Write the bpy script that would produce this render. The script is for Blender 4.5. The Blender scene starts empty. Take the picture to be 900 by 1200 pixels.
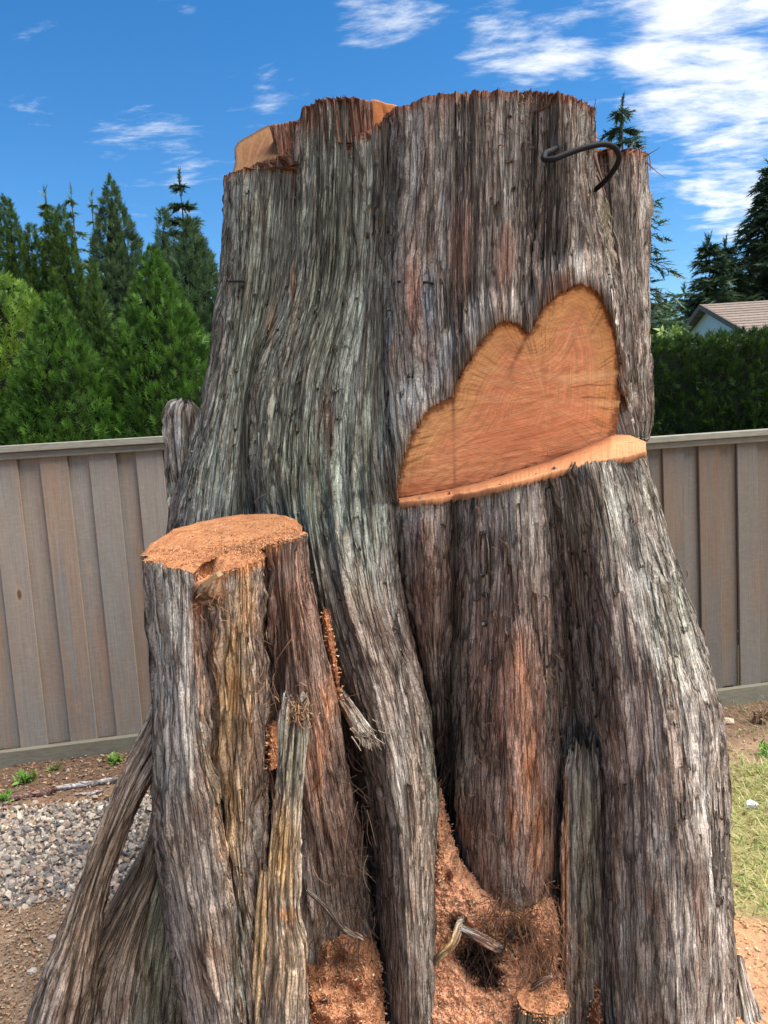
import bpy, math, random
import numpy as np
from mathutils import Vector, Matrix

# ------------------------------------------------------------------ camera, sky, sun, exposure
scene = bpy.context.scene
COL = scene.collection
PITCH, ROLL, CAM_H = math.radians(6.0), math.radians(3.6), 1.62
F_PX = 900.0                                                     # focal length in pixels of the 900 x 1200 photo
fwd = np.array((0, math.cos(PITCH), -math.sin(PITCH)))
up0 = np.array((0, math.sin(PITCH), math.cos(PITCH)))
rt0 = np.array((1.0, 0, 0))
cam_r = math.cos(ROLL) * rt0 - math.sin(ROLL) * up0
cam_u = math.sin(ROLL) * rt0 + math.cos(ROLL) * up0
cam_data = bpy.data.cameras.new("camera")
cam = bpy.data.objects.new("camera", cam_data)
COL.objects.link(cam)
cam.matrix_world = Matrix(((cam_r[0], cam_u[0], -fwd[0], 0), (cam_r[1], cam_u[1], -fwd[1], 0),
                           (cam_r[2], cam_u[2], -fwd[2], CAM_H), (0, 0, 0, 1)))
cam_data.sensor_fit = 'AUTO'
cam_data.sensor_width = 36
cam_data.lens = 36 * F_PX / 1200
cam_data.clip_start, cam_data.clip_end = 0.05, 4000
scene.camera = cam

SUN_EL, SUN_AZ = math.radians(60), math.radians(104)              # azimuth measured from +Y towards +X
SUN_STRENGTH, SUN_ANGLE = 3.4, math.radians(55)                # sun behind thin cloud
SKY_STRENGTH, EXPOSURE = 0.07, 1.4
scene.view_settings.view_transform = 'Standard'
scene.view_settings.look = 'None'
scene.view_settings.exposure = EXPOSURE
scene.view_settings.gamma = 1.0
scene.view_settings.use_curve_mapping = False
scene.cycles.max_bounces = 6
scene.cycles.diffuse_bounces = 4
scene.cycles.transparent_max_bounces = 6

sun_data = bpy.data.lights.new("sun", 'SUN')
sun_data.energy, sun_data.angle, sun_data.color = SUN_STRENGTH, SUN_ANGLE, (1.0, 0.94, 0.85)
sun = bpy.data.objects.new("sun", sun_data)
COL.objects.link(sun)
sdir = Vector((math.sin(SUN_AZ) * math.cos(SUN_EL), math.cos(SUN_AZ) * math.cos(SUN_EL), math.sin(SUN_EL)))
sun.rotation_euler = sdir.to_track_quat('Z', 'Y').to_euler()
sun.location = sdir * 30


def ray(x, y):
    """Unit view direction through a pixel of the photo."""
    d = fwd + (x - 450) / F_PX * cam_r + (600 - y) / F_PX * cam_u
    return d / np.linalg.norm(d)


def P(x, y, depth):
    """World point seen at photo pixel (x, y) at world distance depth along +Y; works on arrays."""
    x, y, depth = np.broadcast_arrays(np.asarray(x, float), np.asarray(y, float), np.asarray(depth, float))
    d = fwd + ((x - 450) / F_PX)[..., None] * cam_r + ((600 - y) / F_PX)[..., None] * cam_u
    return d * (depth / d[..., 1])[..., None] + np.array((0, 0, CAM_H))


def to_px(V):
    """Photo pixel of world points (used only to lay colours of bark zones on the surface)."""
    q = np.asarray(V) - np.array((0, 0, CAM_H))
    z = np.maximum(q @ fwd, 1e-3)
    return 450 + F_PX * (q @ cam_r) / z, 600 - F_PX * (q @ cam_u) / z


# ------------------------------------------------------------------ sky: Nishita with cloud
world = bpy.data.worlds.new("World")
scene.world = world
world.use_nodes = True
wt = world.node_tree
wt.nodes.clear()


def wn(kind, **kw):
    n = wt.nodes.new(kind)
    for k, v in kw.items():
        setattr(n, k, v)
    return n


def wlink(a, b):
    wt.links.new(a, b)


def wmath(op, a, b=None, clamp=False):
    n = wn('ShaderNodeMath', operation=op, use_clamp=clamp)
    for i, v in enumerate((a, b)):
        if v is None:
            continue
        if isinstance(v, (int, float)):
            n.inputs[i].default_value = v
        else:
            wlink(v, n.inputs[i])
    return n.outputs[0]


sky = wn('ShaderNodeTexSky', sky_type='NISHITA')
sky.sun_disc = False
sky.sun_elevation = SUN_EL
sky.sun_rotation = SUN_AZ
sky.air_density, sky.dust_density, sky.ozone_density, sky.altitude = 1.0, 0.15, 3.2, 200
tc = wn('ShaderNodeTexCoord')
direction = tc.outputs['Generated']
sep = wn('ShaderNodeSeparateXYZ')
wlink(direction, sep.inputs[0])
zc = wmath('MAXIMUM', wmath('ADD', sep.outputs[2], 0.12), 0.05)
comb = wn('ShaderNodeCombineXYZ')
wlink(wmath('DIVIDE', sep.outputs[0], zc), comb.inputs[0])
wlink(wmath('DIVIDE', sep.outputs[1], zc), comb.inputs[1])
mp = wn('ShaderNodeMapping')
mp.inputs['Rotation'].default_value = (0, 0, math.radians(52))
mp.inputs['Scale'].default_value = (1.0, 2.3, 1.0)
wlink(comb.outputs[0], mp.inputs['Vector'])
nz = wn('ShaderNodeTexNoise')
nz.inputs['Scale'].default_value = 2.3
nz.inputs['Detail'].default_value = 9
nz.inputs['Roughness'].default_value = 0.62
nz.inputs['Distortion'].default_value = 0.55
wlink(mp.outputs[0], nz.inputs['Vector'])
nz2 = wn('ShaderNodeTexNoise')
nz2.inputs['Scale'].default_value = 9
nz2.inputs['Detail'].default_value = 7
nz2.inputs['Roughness'].default_value = 0.65
wlink(mp.outputs[0], nz2.inputs['Vector'])
fb = wmath('ADD', wmath('MULTIPLY', wmath('SUBTRACT', nz.outputs[0], 0.5), 2.1),
           wmath('MULTIPLY', wmath('SUBTRACT', nz2.outputs[0], 0.5), 1.0))
cover = None
BLOBS = [  # pixel x, y, radius in degrees, weight
    (880, 60, 9, 0.50), (725, 40, 7, 0.42), (880, 165, 5, 0.60), (960, 120, 9, 0.4), (800, 100, 5, 0.35), (590, 60, 4.0, 0.5), (450, 20, 4.5, 0.60), (640, 95, 4, 0.40),
    (290, 85, 3.4, 0.45), (330, 108, 2.6, 0.4), (165, 190, 5.2, 0.52), (240, 215, 3.6, 0.42), (20, 35, 5.0, 0.42),
    (205, 12, 2.0, 0.35), (775, 218, 2.2, 0.6), (820, 241, 2.0, 0.62), (875, 250, 2.8, 0.6), (835, 300, 3.0, 0.4), (560, 5, 4, 0.45),
    (800, -600, 26, 0.55), (-200, -1200, 30, 0.5)]
for bx, by, rad, wgt in BLOBS:
    vm = wn('ShaderNodeVectorMath', operation='DOT_PRODUCT')
    wlink(direction, vm.inputs[0])
    vm.inputs[1].default_value = tuple(ray(bx, by))
    mr = wn('ShaderNodeMapRange', interpolation_type='SMOOTHSTEP')
    mr.inputs['From Min'].default_value = math.cos(math.radians(rad))
    mr.inputs['From Max'].default_value = 1.0 - (1 - math.cos(math.radians(rad))) * 0.12
    mr.inputs['To Max'].default_value = wgt
    wlink(vm.outputs['Value'], mr.inputs['Value'])
    cover = mr.outputs[0] if cover is None else wmath('ADD', cover, mr.outputs[0])
back = wn('ShaderNodeMapRange', interpolation_type='SMOOTHSTEP')     # cloud added behind the camera as white fill light
back.inputs['From Min'].default_value, back.inputs['From Max'].default_value = 0.25, -0.7
back.inputs['To Min'].default_value, back.inputs['To Max'].default_value = 0.0, 0.85
wlink(sep.outputs[1], back.inputs['Value'])
cover = wmath('MINIMUM', wmath('ADD', cover, back.outputs[0]), 1.15)
dens = wmath('SUBTRACT', wmath('ADD', cover, wmath('MULTIPLY', fb, 1.45)), 0.53)
cm = wn('ShaderNodeMapRange', interpolation_type='SMOOTHSTEP')
cm.inputs['From Min'].default_value, cm.inputs['From Max'].default_value = 0.0, 1.1
wlink(dens, cm.inputs['Value'])
hs = wn('ShaderNodeHueSaturation')
hs.inputs['Saturation'].default_value = 1.33
hs.inputs['Value'].default_value = 1.0
wlink(sky.outputs[0], hs.inputs['Color'])
mx = wn('ShaderNodeMix', data_type='RGBA')
wlink(cm.outputs[0], mx.inputs[0])
wlink(hs.outputs[0], mx.inputs[6])
mx.inputs[7].default_value = (6.2, 6.4, 6.7, 1)
bg = wn('ShaderNodeBackground')
bg.inputs['Strength'].default_value = SKY_STRENGTH
wlink(mx.outputs[2], bg.inputs['Color'])
wo = wn('ShaderNodeOutputWorld')
wlink(bg.outputs[0], wo.inputs['Surface'])

# ------------------------------------------------------------------ numpy helpers
rng = np.random.default_rng(7)


def _hash(ix, iy, seed):
    h = (ix.astype(np.int64) * 374761393 + iy.astype(np.int64) * 668265263 + seed * 1442695041) & 0xFFFFFFFF
    h = ((h ^ (h >> 13)) * 1274126177) & 0xFFFFFFFF
    return h ^ (h >> 16)


def pn(x, y, seed=0):
    """2-D gradient noise, about -0.7 .. 0.7."""
    x, y = np.broadcast_arrays(np.asarray(x, float), np.asarray(y, float))
    xi, yi = np.floor(x), np.floor(y)
    xf, yf = x - xi, y - yi
    u, v = xf * xf * xf * (xf * (xf * 6 - 15) + 10), yf * yf * yf * (yf * (yf * 6 - 15) + 10)

    def g(dx, dy):
        a = _hash(xi + dx, yi + dy, seed) * (2 * math.pi / 4294967296.0)
        return np.cos(a) * (xf - dx) + np.sin(a) * (yf - dy)
    a = g(0, 0) * (1 - u) + g(1, 0) * u
    b = g(0, 1) * (1 - u) + g(1, 1) * u
    return a * (1 - v) + b * v


def fbm(x, y, seed=0, octv=4, gain=0.5):
    s, a = 0, 1.0
    for k in range(octv):
        s = s + a * pn(x * 2 ** k, y * 2 ** k, seed + 17 * k)
        a *= gain
    return s


def sstep(a, b, x):
    t = np.clip((x - a) / (b - a), 0, 1)
    return t * t * (3 - 2 * t)


def lerp(a, b, t):
    return a + (b - a) * t


def mixc(c, target, w):
    """Blend an (..., 3) colour array towards a colour by weight w."""
    return c + (np.array(target) - c) * w[..., None]


def make_mesh(name, V, F, mat, parent=None, colors=None, smooth=True, grain=None):
    """One mesh object from arrays; F is an (n, 3) or (n, 4) array or a list of such arrays."""
    if not isinstance(F, (list, tuple)):
        F = [F]
    F = [np.asarray(f, np.int32) for f in F if len(f)]
    me = bpy.data.meshes.new(name)
    V = np.ascontiguousarray(V, np.float32).reshape(-1, 3)
    me.vertices.add(len(V))
    me.vertices.foreach_set('co', V.ravel())
    loops = np.concatenate([f.ravel() for f in F])
    tot = np.concatenate([np.full(len(f), f.shape[1], np.int32) for f in F])
    start = np.concatenate(([0], np.cumsum(tot)[:-1])).astype(np.int32)
    me.loops.add(len(loops))
    me.loops.foreach_set('vertex_index', loops)
    me.polygons.add(len(tot))
    me.polygons.foreach_set('loop_start', start)
    me.polygons.foreach_set('loop_total', tot)
    me.polygons.foreach_set('use_smooth', np.full(len(tot), smooth, bool))
    if colors is not None:
        at = me.color_attributes.new('tint', 'FLOAT_COLOR', 'POINT')
        c4 = np.ones((len(V), 4), np.float32)
        c4[:, :3] = np.clip(np.asarray(colors).reshape(-1, 3), 0.002, 1)
        at.data.foreach_set('color', c4.ravel())
    if grain is not None:                                          # fibre coordinates: across, along
        g = me.attributes.new('grain', 'FLOAT_VECTOR', 'POINT')
        g3 = np.zeros((len(V), 3), np.float32)
        grain = np.asarray(grain)
        g3[:, :grain.shape[-1]] = grain.reshape(-1, grain.shape[-1])
        g.data.foreach_set('vector', g3.ravel())
    me.materials.append(mat)
    me.update(calc_edges=True)
    me.validate()
    ob = bpy.data.objects.new(name, me)
    COL.objects.link(ob)
    if parent is not None:
        ob.parent = parent
        me.transform(Matrix.Translation(-parent.location))
    return ob


def thing(name, label, cat, loc=(0, 0, 0), group=None):
    o = bpy.data.objects.new(name, None)
    o.empty_display_size = 0.1
    COL.objects.link(o)
    o.location = loc
    o['label'], o['category'] = label, cat
    if group:
        o['group'] = group
    return o


def tag(o, label, cat, group=None):
    o['label'], o['category'] = label, cat
    if group:
        o['group'] = group
    return o


def sub(name, V, F, mat, part, colors=None, smooth=True):
    """A sub-part: parented to a part whose own origin is at its thing's base."""
    root = part.parent
    V = np.asarray(V, float).reshape(-1, 3) - np.array(root.location if root else (0, 0, 0))
    o = make_mesh(name, V, F, mat, None, colors, smooth)
    o.parent = part
    return o


def grid_faces(nv, nu, wrap=False):
    i = np.arange(nv - 1)[:, None] * nu
    j = np.arange(nu if wrap else nu - 1)[None, :]
    j2 = (j + 1) % nu
    return np.stack([i + j, i + j2, i + nu + j2, i + nu + j], -1).reshape(-1, 4)


def grid_normals(G):
    du = np.gradient(G, axis=1)
    dv = np.gradient(G, axis=0)
    n = np.cross(du, dv)
    n /= np.maximum(np.linalg.norm(n, axis=-1, keepdims=True), 1e-9)
    return n


def hermite(X, Yv, xq):
    """Non-uniform cubic interpolation of rows Yv (n, ...) at knots X, sampled at xq (m,)."""
    X = np.asarray(X, float)
    n = len(X)
    d = np.diff(X)
    sl = np.diff(Yv, axis=0) / d.reshape(-1, *([1] * (Yv.ndim - 1)))
    m = np.empty_like(Yv)
    m[0], m[-1] = sl[0], sl[-1]
    w = (d[:-1] / (d[:-1] + d[1:])).reshape(-1, *([1] * (Yv.ndim - 1)))
    m[1:-1] = sl[:-1] * (1 - w) + sl[1:] * w
    k = np.clip(np.searchsorted(X, xq, side='right') - 1, 0, n - 2)
    t = ((xq - X[k]) / d[k])
    hk = d[k]
    sh = (-1,) + (1,) * (Yv.ndim - 1)
    t, hk = t.reshape(sh), hk.reshape(sh)
    return ((2 * t**3 - 3 * t**2 + 1) * Yv[k] + (t**3 - 2 * t**2 + t) * hk * m[k]
            + (-2 * t**3 + 3 * t**2) * Yv[k + 1] + (t**3 - t**2) * hk * m[k + 1])


def hermite_cols(X, C, Q):
    """As hermite along axis 0 of C (n, nu, 3), with a different query column Q (nv, nu) for each column."""
    X = np.asarray(X, float)
    n = len(X)
    d = np.diff(X)
    sl = np.diff(C, axis=0) / d[:, None, None]
    m = np.empty_like(C)
    m[0], m[-1] = sl[0], sl[-1]
    w = (d[:-1] / (d[:-1] + d[1:]))[:, None, None]
    m[1:-1] = sl[:-1] * (1 - w) + sl[1:] * w
    k = np.clip(np.searchsorted(X, Q, side='right') - 1, 0, n - 2)
    t = ((Q - X[k]) / d[k])[..., None]
    hk = d[k][..., None]
    j = np.broadcast_to(np.arange(C.shape[1]), Q.shape)
    return ((2 * t**3 - 3 * t**2 + 1) * C[k, j] + (t**3 - 2 * t**2 + t) * hk * m[k, j]
            + (-2 * t**3 + 3 * t**2) * C[k + 1, j] + (t**3 - t**2) * hk * m[k + 1, j])


def poly_sd(px, py, poly):
    """Signed distance in pixels to a closed polygon, negative inside."""
    poly = np.asarray(poly, float)
    sh = px.shape
    x, y = px.ravel(), py.ravel()
    d2 = np.full(x.shape, 1e18)
    ins = np.zeros(x.shape, bool)
    for a, b in zip(poly, np.roll(poly, -1, axis=0)):
        e = b - a
        t = np.clip(((x - a[0]) * e[0] + (y - a[1]) * e[1]) / max(e @ e, 1e-9), 0, 1)
        d2 = np.minimum(d2, (x - a[0] - t * e[0])**2 + (y - a[1] - t * e[1])**2)
        c = (a[1] > y) != (b[1] > y)
        if abs(e[1]) > 1e-9:
            ins ^= c & (x < a[0] + e[0] * (y - a[1]) / e[1])
    d = np.sqrt(d2)
    return np.where(ins, -d, d).reshape(sh)


def smooth_poly(pts, n=8):
    """Catmull-Rom resampling of a closed outline."""
    p = np.asarray(pts, float)
    out = []
    for i in range(len(p)):
        a, b, c, d = p[i - 1], p[i], p[(i + 1) % len(p)], p[(i + 2) % len(p)]
        for k in range(n):
            t = k / n
            out.append(0.5 * (2 * b + (c - a) * t + (2 * a - 5 * b + 4 * c - d) * t * t + (3 * b - a - 3 * c + d) * t**3))
    return np.array(out)


def tube(path, radii, seg=8, flat=1.0, samples=0, caps=True):
    """Tapered tube along a path; returns V, quads (+ end fans), grid (n, seg)."""
    path = np.asarray(path, float)
    radii = np.asarray(radii, float) if np.ndim(radii) else np.full(len(path), float(radii))
    if samples:
        k = np.concatenate(([0], np.cumsum(np.linalg.norm(np.diff(path, axis=0), axis=1))))
        q = np.linspace(0, k[-1], samples)
        radii = np.interp(q, k, radii)
        path = hermite(k, path, q)
    n = len(path)
    tg = np.gradient(path, axis=0)
    tg /= np.linalg.norm(tg, axis=1, keepdims=True) + 1e-12
    ref = np.array((0, 1.0, 0)) if abs(tg[:, 1]).mean() < 0.8 else np.array((1.0, 0, 0))
    a = np.cross(tg, ref)
    a /= np.linalg.norm(a, axis=1, keepdims=True) + 1e-12
    b = np.cross(tg, a)
    th = np.linspace(0, 2 * math.pi, seg, endpoint=False)
    G = path[:, None] + radii[:, None, None] * (np.cos(th)[None, :, None] * a[:, None] + flat * np.sin(th)[None, :, None] * b[:, None])
    V = G.reshape(-1, 3)
    F = grid_faces(n, seg, True)[:, ::-1]
    fs = [F]
    if caps:
        V = np.concatenate([V, path[:1], path[-1:]])
        j = np.arange(seg)
        fs.append(np.stack([np.full(seg, n * seg), j, (j + 1) % seg], 1)[:, ::-1])
        o = (n - 1) * seg
        fs.append(np.stack([np.full(seg, n * seg + 1), o + (j + 1) % seg, o + j], 1)[:, ::-1])
    return V, fs, (n, seg)


class Bag:
    """Collects arrays that belong to ONE mesh."""
    def __init__(self):
        self.V, self.F, self.C, self.n = [], [], [], 0

    def add(self, V, F, color=None):
        V = np.asarray(V, float).reshape(-1, 3)
        for f in (F if isinstance(F, (list, tuple)) else [F]):
            self.F.append(np.asarray(f) + self.n)
        self.V.append(V)
        if color is not None:
            c = np.asarray(color, float)
            self.C.append(np.broadcast_to(c, V.shape) if c.ndim == 1 else c.reshape(-1, 3))
        self.n += len(V)

    def build(self, name, mat, parent=None, smooth=True):
        V = np.concatenate(self.V)
        C = np.concatenate(self.C) if self.C else None
        t = [f for f in self.F if f.shape[1] == 3]
        q = [f for f in self.F if f.shape[1] == 4]
        fs = ([np.concatenate(t)] if t else []) + ([np.concatenate(q)] if q else [])
        return make_mesh(name, V, fs, mat, parent, C, smooth)


BOX_F = np.array([(0, 1, 3, 2), (4, 6, 7, 5), (0, 4, 5, 1), (2, 3, 7, 6), (0, 2, 6, 4), (1, 5, 7, 3)])


def box_v(x0, x1, y0, y1, z0, z1):
    return np.array([(x, y, z) for x in (x0, x1) for y in (y0, y1) for z in (z0, z1)], float)


def rand_rot(n, r=None):
    r = r or rng
    q = r.normal(size=(n, 4))
    q /= np.linalg.norm(q, axis=1, keepdims=True)
    w, x, y, z = q.T
    return np.stack([np.stack([1 - 2 * (y*y + z*z), 2 * (x*y - z*w), 2 * (x*z + y*w)], -1),
                     np.stack([2 * (x*y + z*w), 1 - 2 * (x*x + z*z), 2 * (y*z - x*w)], -1),
                     np.stack([2 * (x*z - y*w), 2 * (y*z + x*w), 1 - 2 * (x*x + y*y)], -1)], 1)


def rot_z(a):
    c, s, o, l = np.cos(a), np.sin(a), np.zeros_like(a), np.ones_like(a)
    return np.stack([np.stack([c, -s, o], -1), np.stack([s, c, o], -1), np.stack([o, o, l], -1)], 1)


def basis(xa, ya, za):
    return np.stack([xa, ya, za], -1)


def scatter(T, TF, pos, rot, scale, colors, tipc=None):
    """Many copies of a small template merged in arrays: V, F, C."""
    n, k = len(pos), len(T)
    scale = np.asarray(scale, float)
    if scale.ndim == 1:
        scale = np.repeat(scale[:, None], 3, 1)
    V = np.einsum('nij,nkj->nki', rot, T[None] * scale[:, None, :]) + pos[:, None, :]
    F = (np.asarray(TF)[None] + (np.arange(n) * k)[:, None, None]).reshape(-1, np.asarray(TF).shape[1])
    C = np.repeat(np.asarray(colors)[:, None, :], k, 1)
    if tipc is not None:
        C = C * tipc[None, :, None]
    return V.reshape(-1, 3), F, C.reshape(-1, 3)


# ------------------------------------------------------------------ materials
def new_mat(name, rough=0.9, spec=0.25):
    m = bpy.data.materials.new(name)
    m.use_nodes = True
    b = m.node_tree.nodes['Principled BSDF']
    b.inputs['Roughness'].default_value = rough
    b.inputs['Specular IOR Level'].default_value = spec
    return m, m.node_tree, b


def tint_mat(name, rough=0.92, spec=0.2, noise=((60, 60, 60), 0.35), bump=((160, 160, 160), 0.004, 0.5), translucent=0.0):
    """Base colour from the mesh's own tint, broken up by fine noise, with a fine bump."""
    m, nt, b = new_mat(name, rough, spec)
    at = nt.nodes.new('ShaderNodeAttribute')
    at.attribute_name = 'tint'
    tcn = nt.nodes.new('ShaderNodeTexCoord')
    col = at.outputs['Color']
    if noise:
        mpn = nt.nodes.new('ShaderNodeMapping')
        mpn.inputs['Scale'].default_value = noise[0]
        nt.links.new(tcn.outputs['Object'], mpn.inputs[0])
        nn = nt.nodes.new('ShaderNodeTexNoise')
        nn.inputs['Scale'].default_value = 1
        nn.inputs['Detail'].default_value = 5
        nn.inputs['Roughness'].default_value = 0.65
        nt.links.new(mpn.outputs[0], nn.inputs['Vector'])
        mr = nt.nodes.new('ShaderNodeMapRange')
        mr.inputs['From Min'].default_value, mr.inputs['From Max'].default_value = 0.25, 0.75
        mr.inputs['To Min'].default_value, mr.inputs['To Max'].default_value = 1 - noise[1], 1 + noise[1]
        nt.links.new(nn.outputs[0], mr.inputs['Value'])
        vm = nt.nodes.new('ShaderNodeVectorMath')
        vm.operation = 'SCALE'
        nt.links.new(col, vm.inputs[0])
        nt.links.new(mr.outputs[0], vm.inputs['Scale'])
        col = vm.outputs[0]
    nt.links.new(col, b.inputs['Base Color'])
    if bump:
        mpb = nt.nodes.new('ShaderNodeMapping')
        mpb.inputs['Scale'].default_value = bump[0]
        nt.links.new(tcn.outputs['Object'], mpb.inputs[0])
        nb = nt.nodes.new('ShaderNodeTexNoise')
        nb.inputs['Scale'].default_value = 1
        nb.inputs['Detail'].default_value = 4
        nt.links.new(mpb.outputs[0], nb.inputs['Vector'])
        bp = nt.nodes.new('ShaderNodeBump')
        bp.inputs['Distance'].default_value = bump[1]
        bp.inputs['Strength'].default_value = bump[2]
        nt.links.new(nb.outputs[0], bp.inputs['Height'])
        nt.links.new(bp.outputs[0], b.inputs['Normal'])
    if translucent:
        out = nt.nodes['Material Output']
        tr = nt.nodes.new('ShaderNodeBsdfTranslucent')
        nt.links.new(col, tr.inputs['Color'])
        ms = nt.nodes.new('ShaderNodeMixShader')
        ms.inputs[0].default_value = translucent
        nt.links.new(b.outputs[0], ms.inputs[1])
        nt.links.new(tr.outputs[0], ms.inputs[2])
        nt.links.new(ms.outputs[0], out.inputs['Surface'])
    return m


def bark_material(name, cracks=1.0):
    """Stringy bark: fine furrows, fibres, flakes and grains laid along the fibre coordinates of the mesh."""
    m, nt, b = new_mat(name, 0.93, 0.12)
    N, L = nt.nodes.new, nt.links.new
    ga, ta = N('ShaderNodeAttribute'), N('ShaderNodeAttribute')
    ga.attribute_name, ta.attribute_name = 'grain', 'tint'

    def noise(scale, detail, rough=0.55, src=None):
        mpn = N('ShaderNodeMapping')
        mpn.inputs['Scale'].default_value = scale
        L(src or ga.outputs['Vector'], mpn.inputs[0])
        nn = N('ShaderNodeTexNoise')
        nn.inputs['Scale'].default_value = 1
        nn.inputs['Detail'].default_value = detail
        nn.inputs['Roughness'].default_value = rough
        L(mpn.outputs[0], nn.inputs['Vector'])
        return nn.outputs[0]

    def mth(op, a, b2=None):
        n = N('ShaderNodeMath')
        n.operation = op
        for i, v in enumerate((a, b2)):
            if isinstance(v, (int, float)):
                n.inputs[i].default_value = v
            elif v is not None:
                L(v, n.inputs[i])
        return n.outputs[0]

    def ramp(v, a, b2, lo=0.0, hi=1.0):
        mr = N('ShaderNodeMapRange')
        mr.interpolation_type = 'SMOOTHSTEP'
        mr.inputs['From Min'].default_value, mr.inputs['From Max'].default_value = a, b2
        mr.inputs['To Min'].default_value, mr.inputs['To Max'].default_value = lo, hi
        L(v, mr.inputs['Value'])
        return mr.outputs[0]
    wv = noise((11, 1.7, 1), 4, 0.5)
    wx = mth('MULTIPLY', mth('SUBTRACT', wv, 0.5), 0.020)
    cmb = N('ShaderNodeCombineXYZ')
    L(wx, cmb.inputs[0])
    add = N('ShaderNodeVectorMath')
    add.operation = 'ADD'
    L(ga.outputs['Vector'], add.inputs[0])
    L(cmb.outputs[0], add.inputs[1])
    w = add.outputs[0]
    gate = ramp(noise((18, 5, 1), 2), 0.40, 0.58, 0.25, 1.0)
    cA = mth('SUBTRACT', 1.0, mth('MULTIPLY', mth('SUBTRACT', 1.0, ramp(mth('ABSOLUTE', mth('SUBTRACT', noise((52, 2.4, 1), 2.5, 0.5, w), 0.5)), 0.004, 0.040)), gate))
    cB = ramp(mth('ABSOLUTE', mth('SUBTRACT', noise((115, 6, 1), 2, 0.5, w), 0.5)), 0.0, 0.05)
    wj = N('ShaderNodeVectorMath')
    wj.operation = 'ADD'
    cj = N('ShaderNodeCombineXYZ')
    L(mth('MULTIPLY', mth('SUBTRACT', noise((70, 16, 1), 3, 0.6), 0.5), 0.013), cj.inputs[0])
    L(mth('MULTIPLY', mth('SUBTRACT', noise((150, 9, 1), 2, 0.6), 0.5), 0.22), cj.inputs[1])
    L(w, wj.inputs[0])
    L(cj.outputs[0], wj.inputs[1])

    def strips_(feature, sx, sy):
        mpv = N('ShaderNodeMapping')
        mpv.inputs['Scale'].default_value = (sx, sy, 1)
        L(wj.outputs[0], mpv.inputs[0])
        v_ = N('ShaderNodeTexVoronoi')
        v_.voronoi_dimensions = '2D'
        v_.feature = feature
        v_.inputs['Scale'].default_value = 1
        L(mpv.outputs[0], v_.inputs['Vector'])
        return v_
    ve, vc = strips_('DISTANCE_TO_EDGE', 62, 4.2), strips_('F1', 62, 4.2)
    vs_ = N('ShaderNodeSeparateColor')
    L(vc.outputs['Color'], vs_.inputs[0])
    edge_ = ramp(ve.outputs['Distance'], 0.0, 0.13)
    tone = vs_.outputs[0]
    fib = noise((330, 26, 1), 4, 0.68, w)
    grit = noise((330, 190, 1), 3, 0.7)
    flk = noise((34, 7, 1), 7, 0.76, w)
    fs = ramp(flk, 0.525, 0.545)
    fs2 = ramp(flk, 0.435, 0.45)
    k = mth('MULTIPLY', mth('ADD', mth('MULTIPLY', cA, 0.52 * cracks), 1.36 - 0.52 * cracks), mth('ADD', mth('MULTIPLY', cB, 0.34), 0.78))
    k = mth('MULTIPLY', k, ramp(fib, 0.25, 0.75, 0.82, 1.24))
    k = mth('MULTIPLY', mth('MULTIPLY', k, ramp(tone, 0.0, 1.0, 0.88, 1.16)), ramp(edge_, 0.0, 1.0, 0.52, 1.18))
    k = mth('MULTIPLY', k, ramp(grit, 0.3, 0.7, 0.76, 1.26))
    k = mth('MULTIPLY', k, mth('ADD', mth('MULTIPLY', fs, 0.26), mth('ADD', mth('MULTIPLY', fs2, 0.22), 0.80)))
    vm = N('ShaderNodeVectorMath')
    vm.operation = 'SCALE'
    L(ta.outputs['Color'], vm.inputs[0])
    L(k, vm.inputs['Scale'])
    # flakes that have come off show warmer bark
    mx_ = N('ShaderNodeMix')
    mx_.data_type = 'RGBA'
    mx_.blend_type = 'MULTIPLY'
    L(ramp(flk, 0.45, 0.43, 0, 0.8), mx_.inputs[0])
    L(vm.outputs[0], mx_.inputs[6])
    mx_.inputs[7].default_value = (1.04, 0.88, 0.80, 1)
    L(mx_.outputs[2], b.inputs['Base Color'])
    h = mth('ADD', mth('MULTIPLY', cA, 0.0050 * cracks), mth('MULTIPLY', cB, 0.0018))
    h = mth('ADD', h, mth('ADD', mth('MULTIPLY', fib, 0.0022), mth('MULTIPLY', grit, 0.0012)))
    h = mth('ADD', h, mth('ADD', mth('MULTIPLY', fs, 0.0022), mth('MULTIPLY', fs2, 0.0022)))
    h = mth('ADD', h, mth('ADD', mth('MULTIPLY', edge_, 0.0032), mth('MULTIPLY', tone, 0.0030)))
    bp = N('ShaderNodeBump')
    bp.inputs['Distance'].default_value = 1.0
    bp.inputs['Strength'].default_value = 1.0
    L(h, bp.inputs['Height'])
    L(bp.outputs[0], b.inputs['Normal'])
    return m


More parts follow.
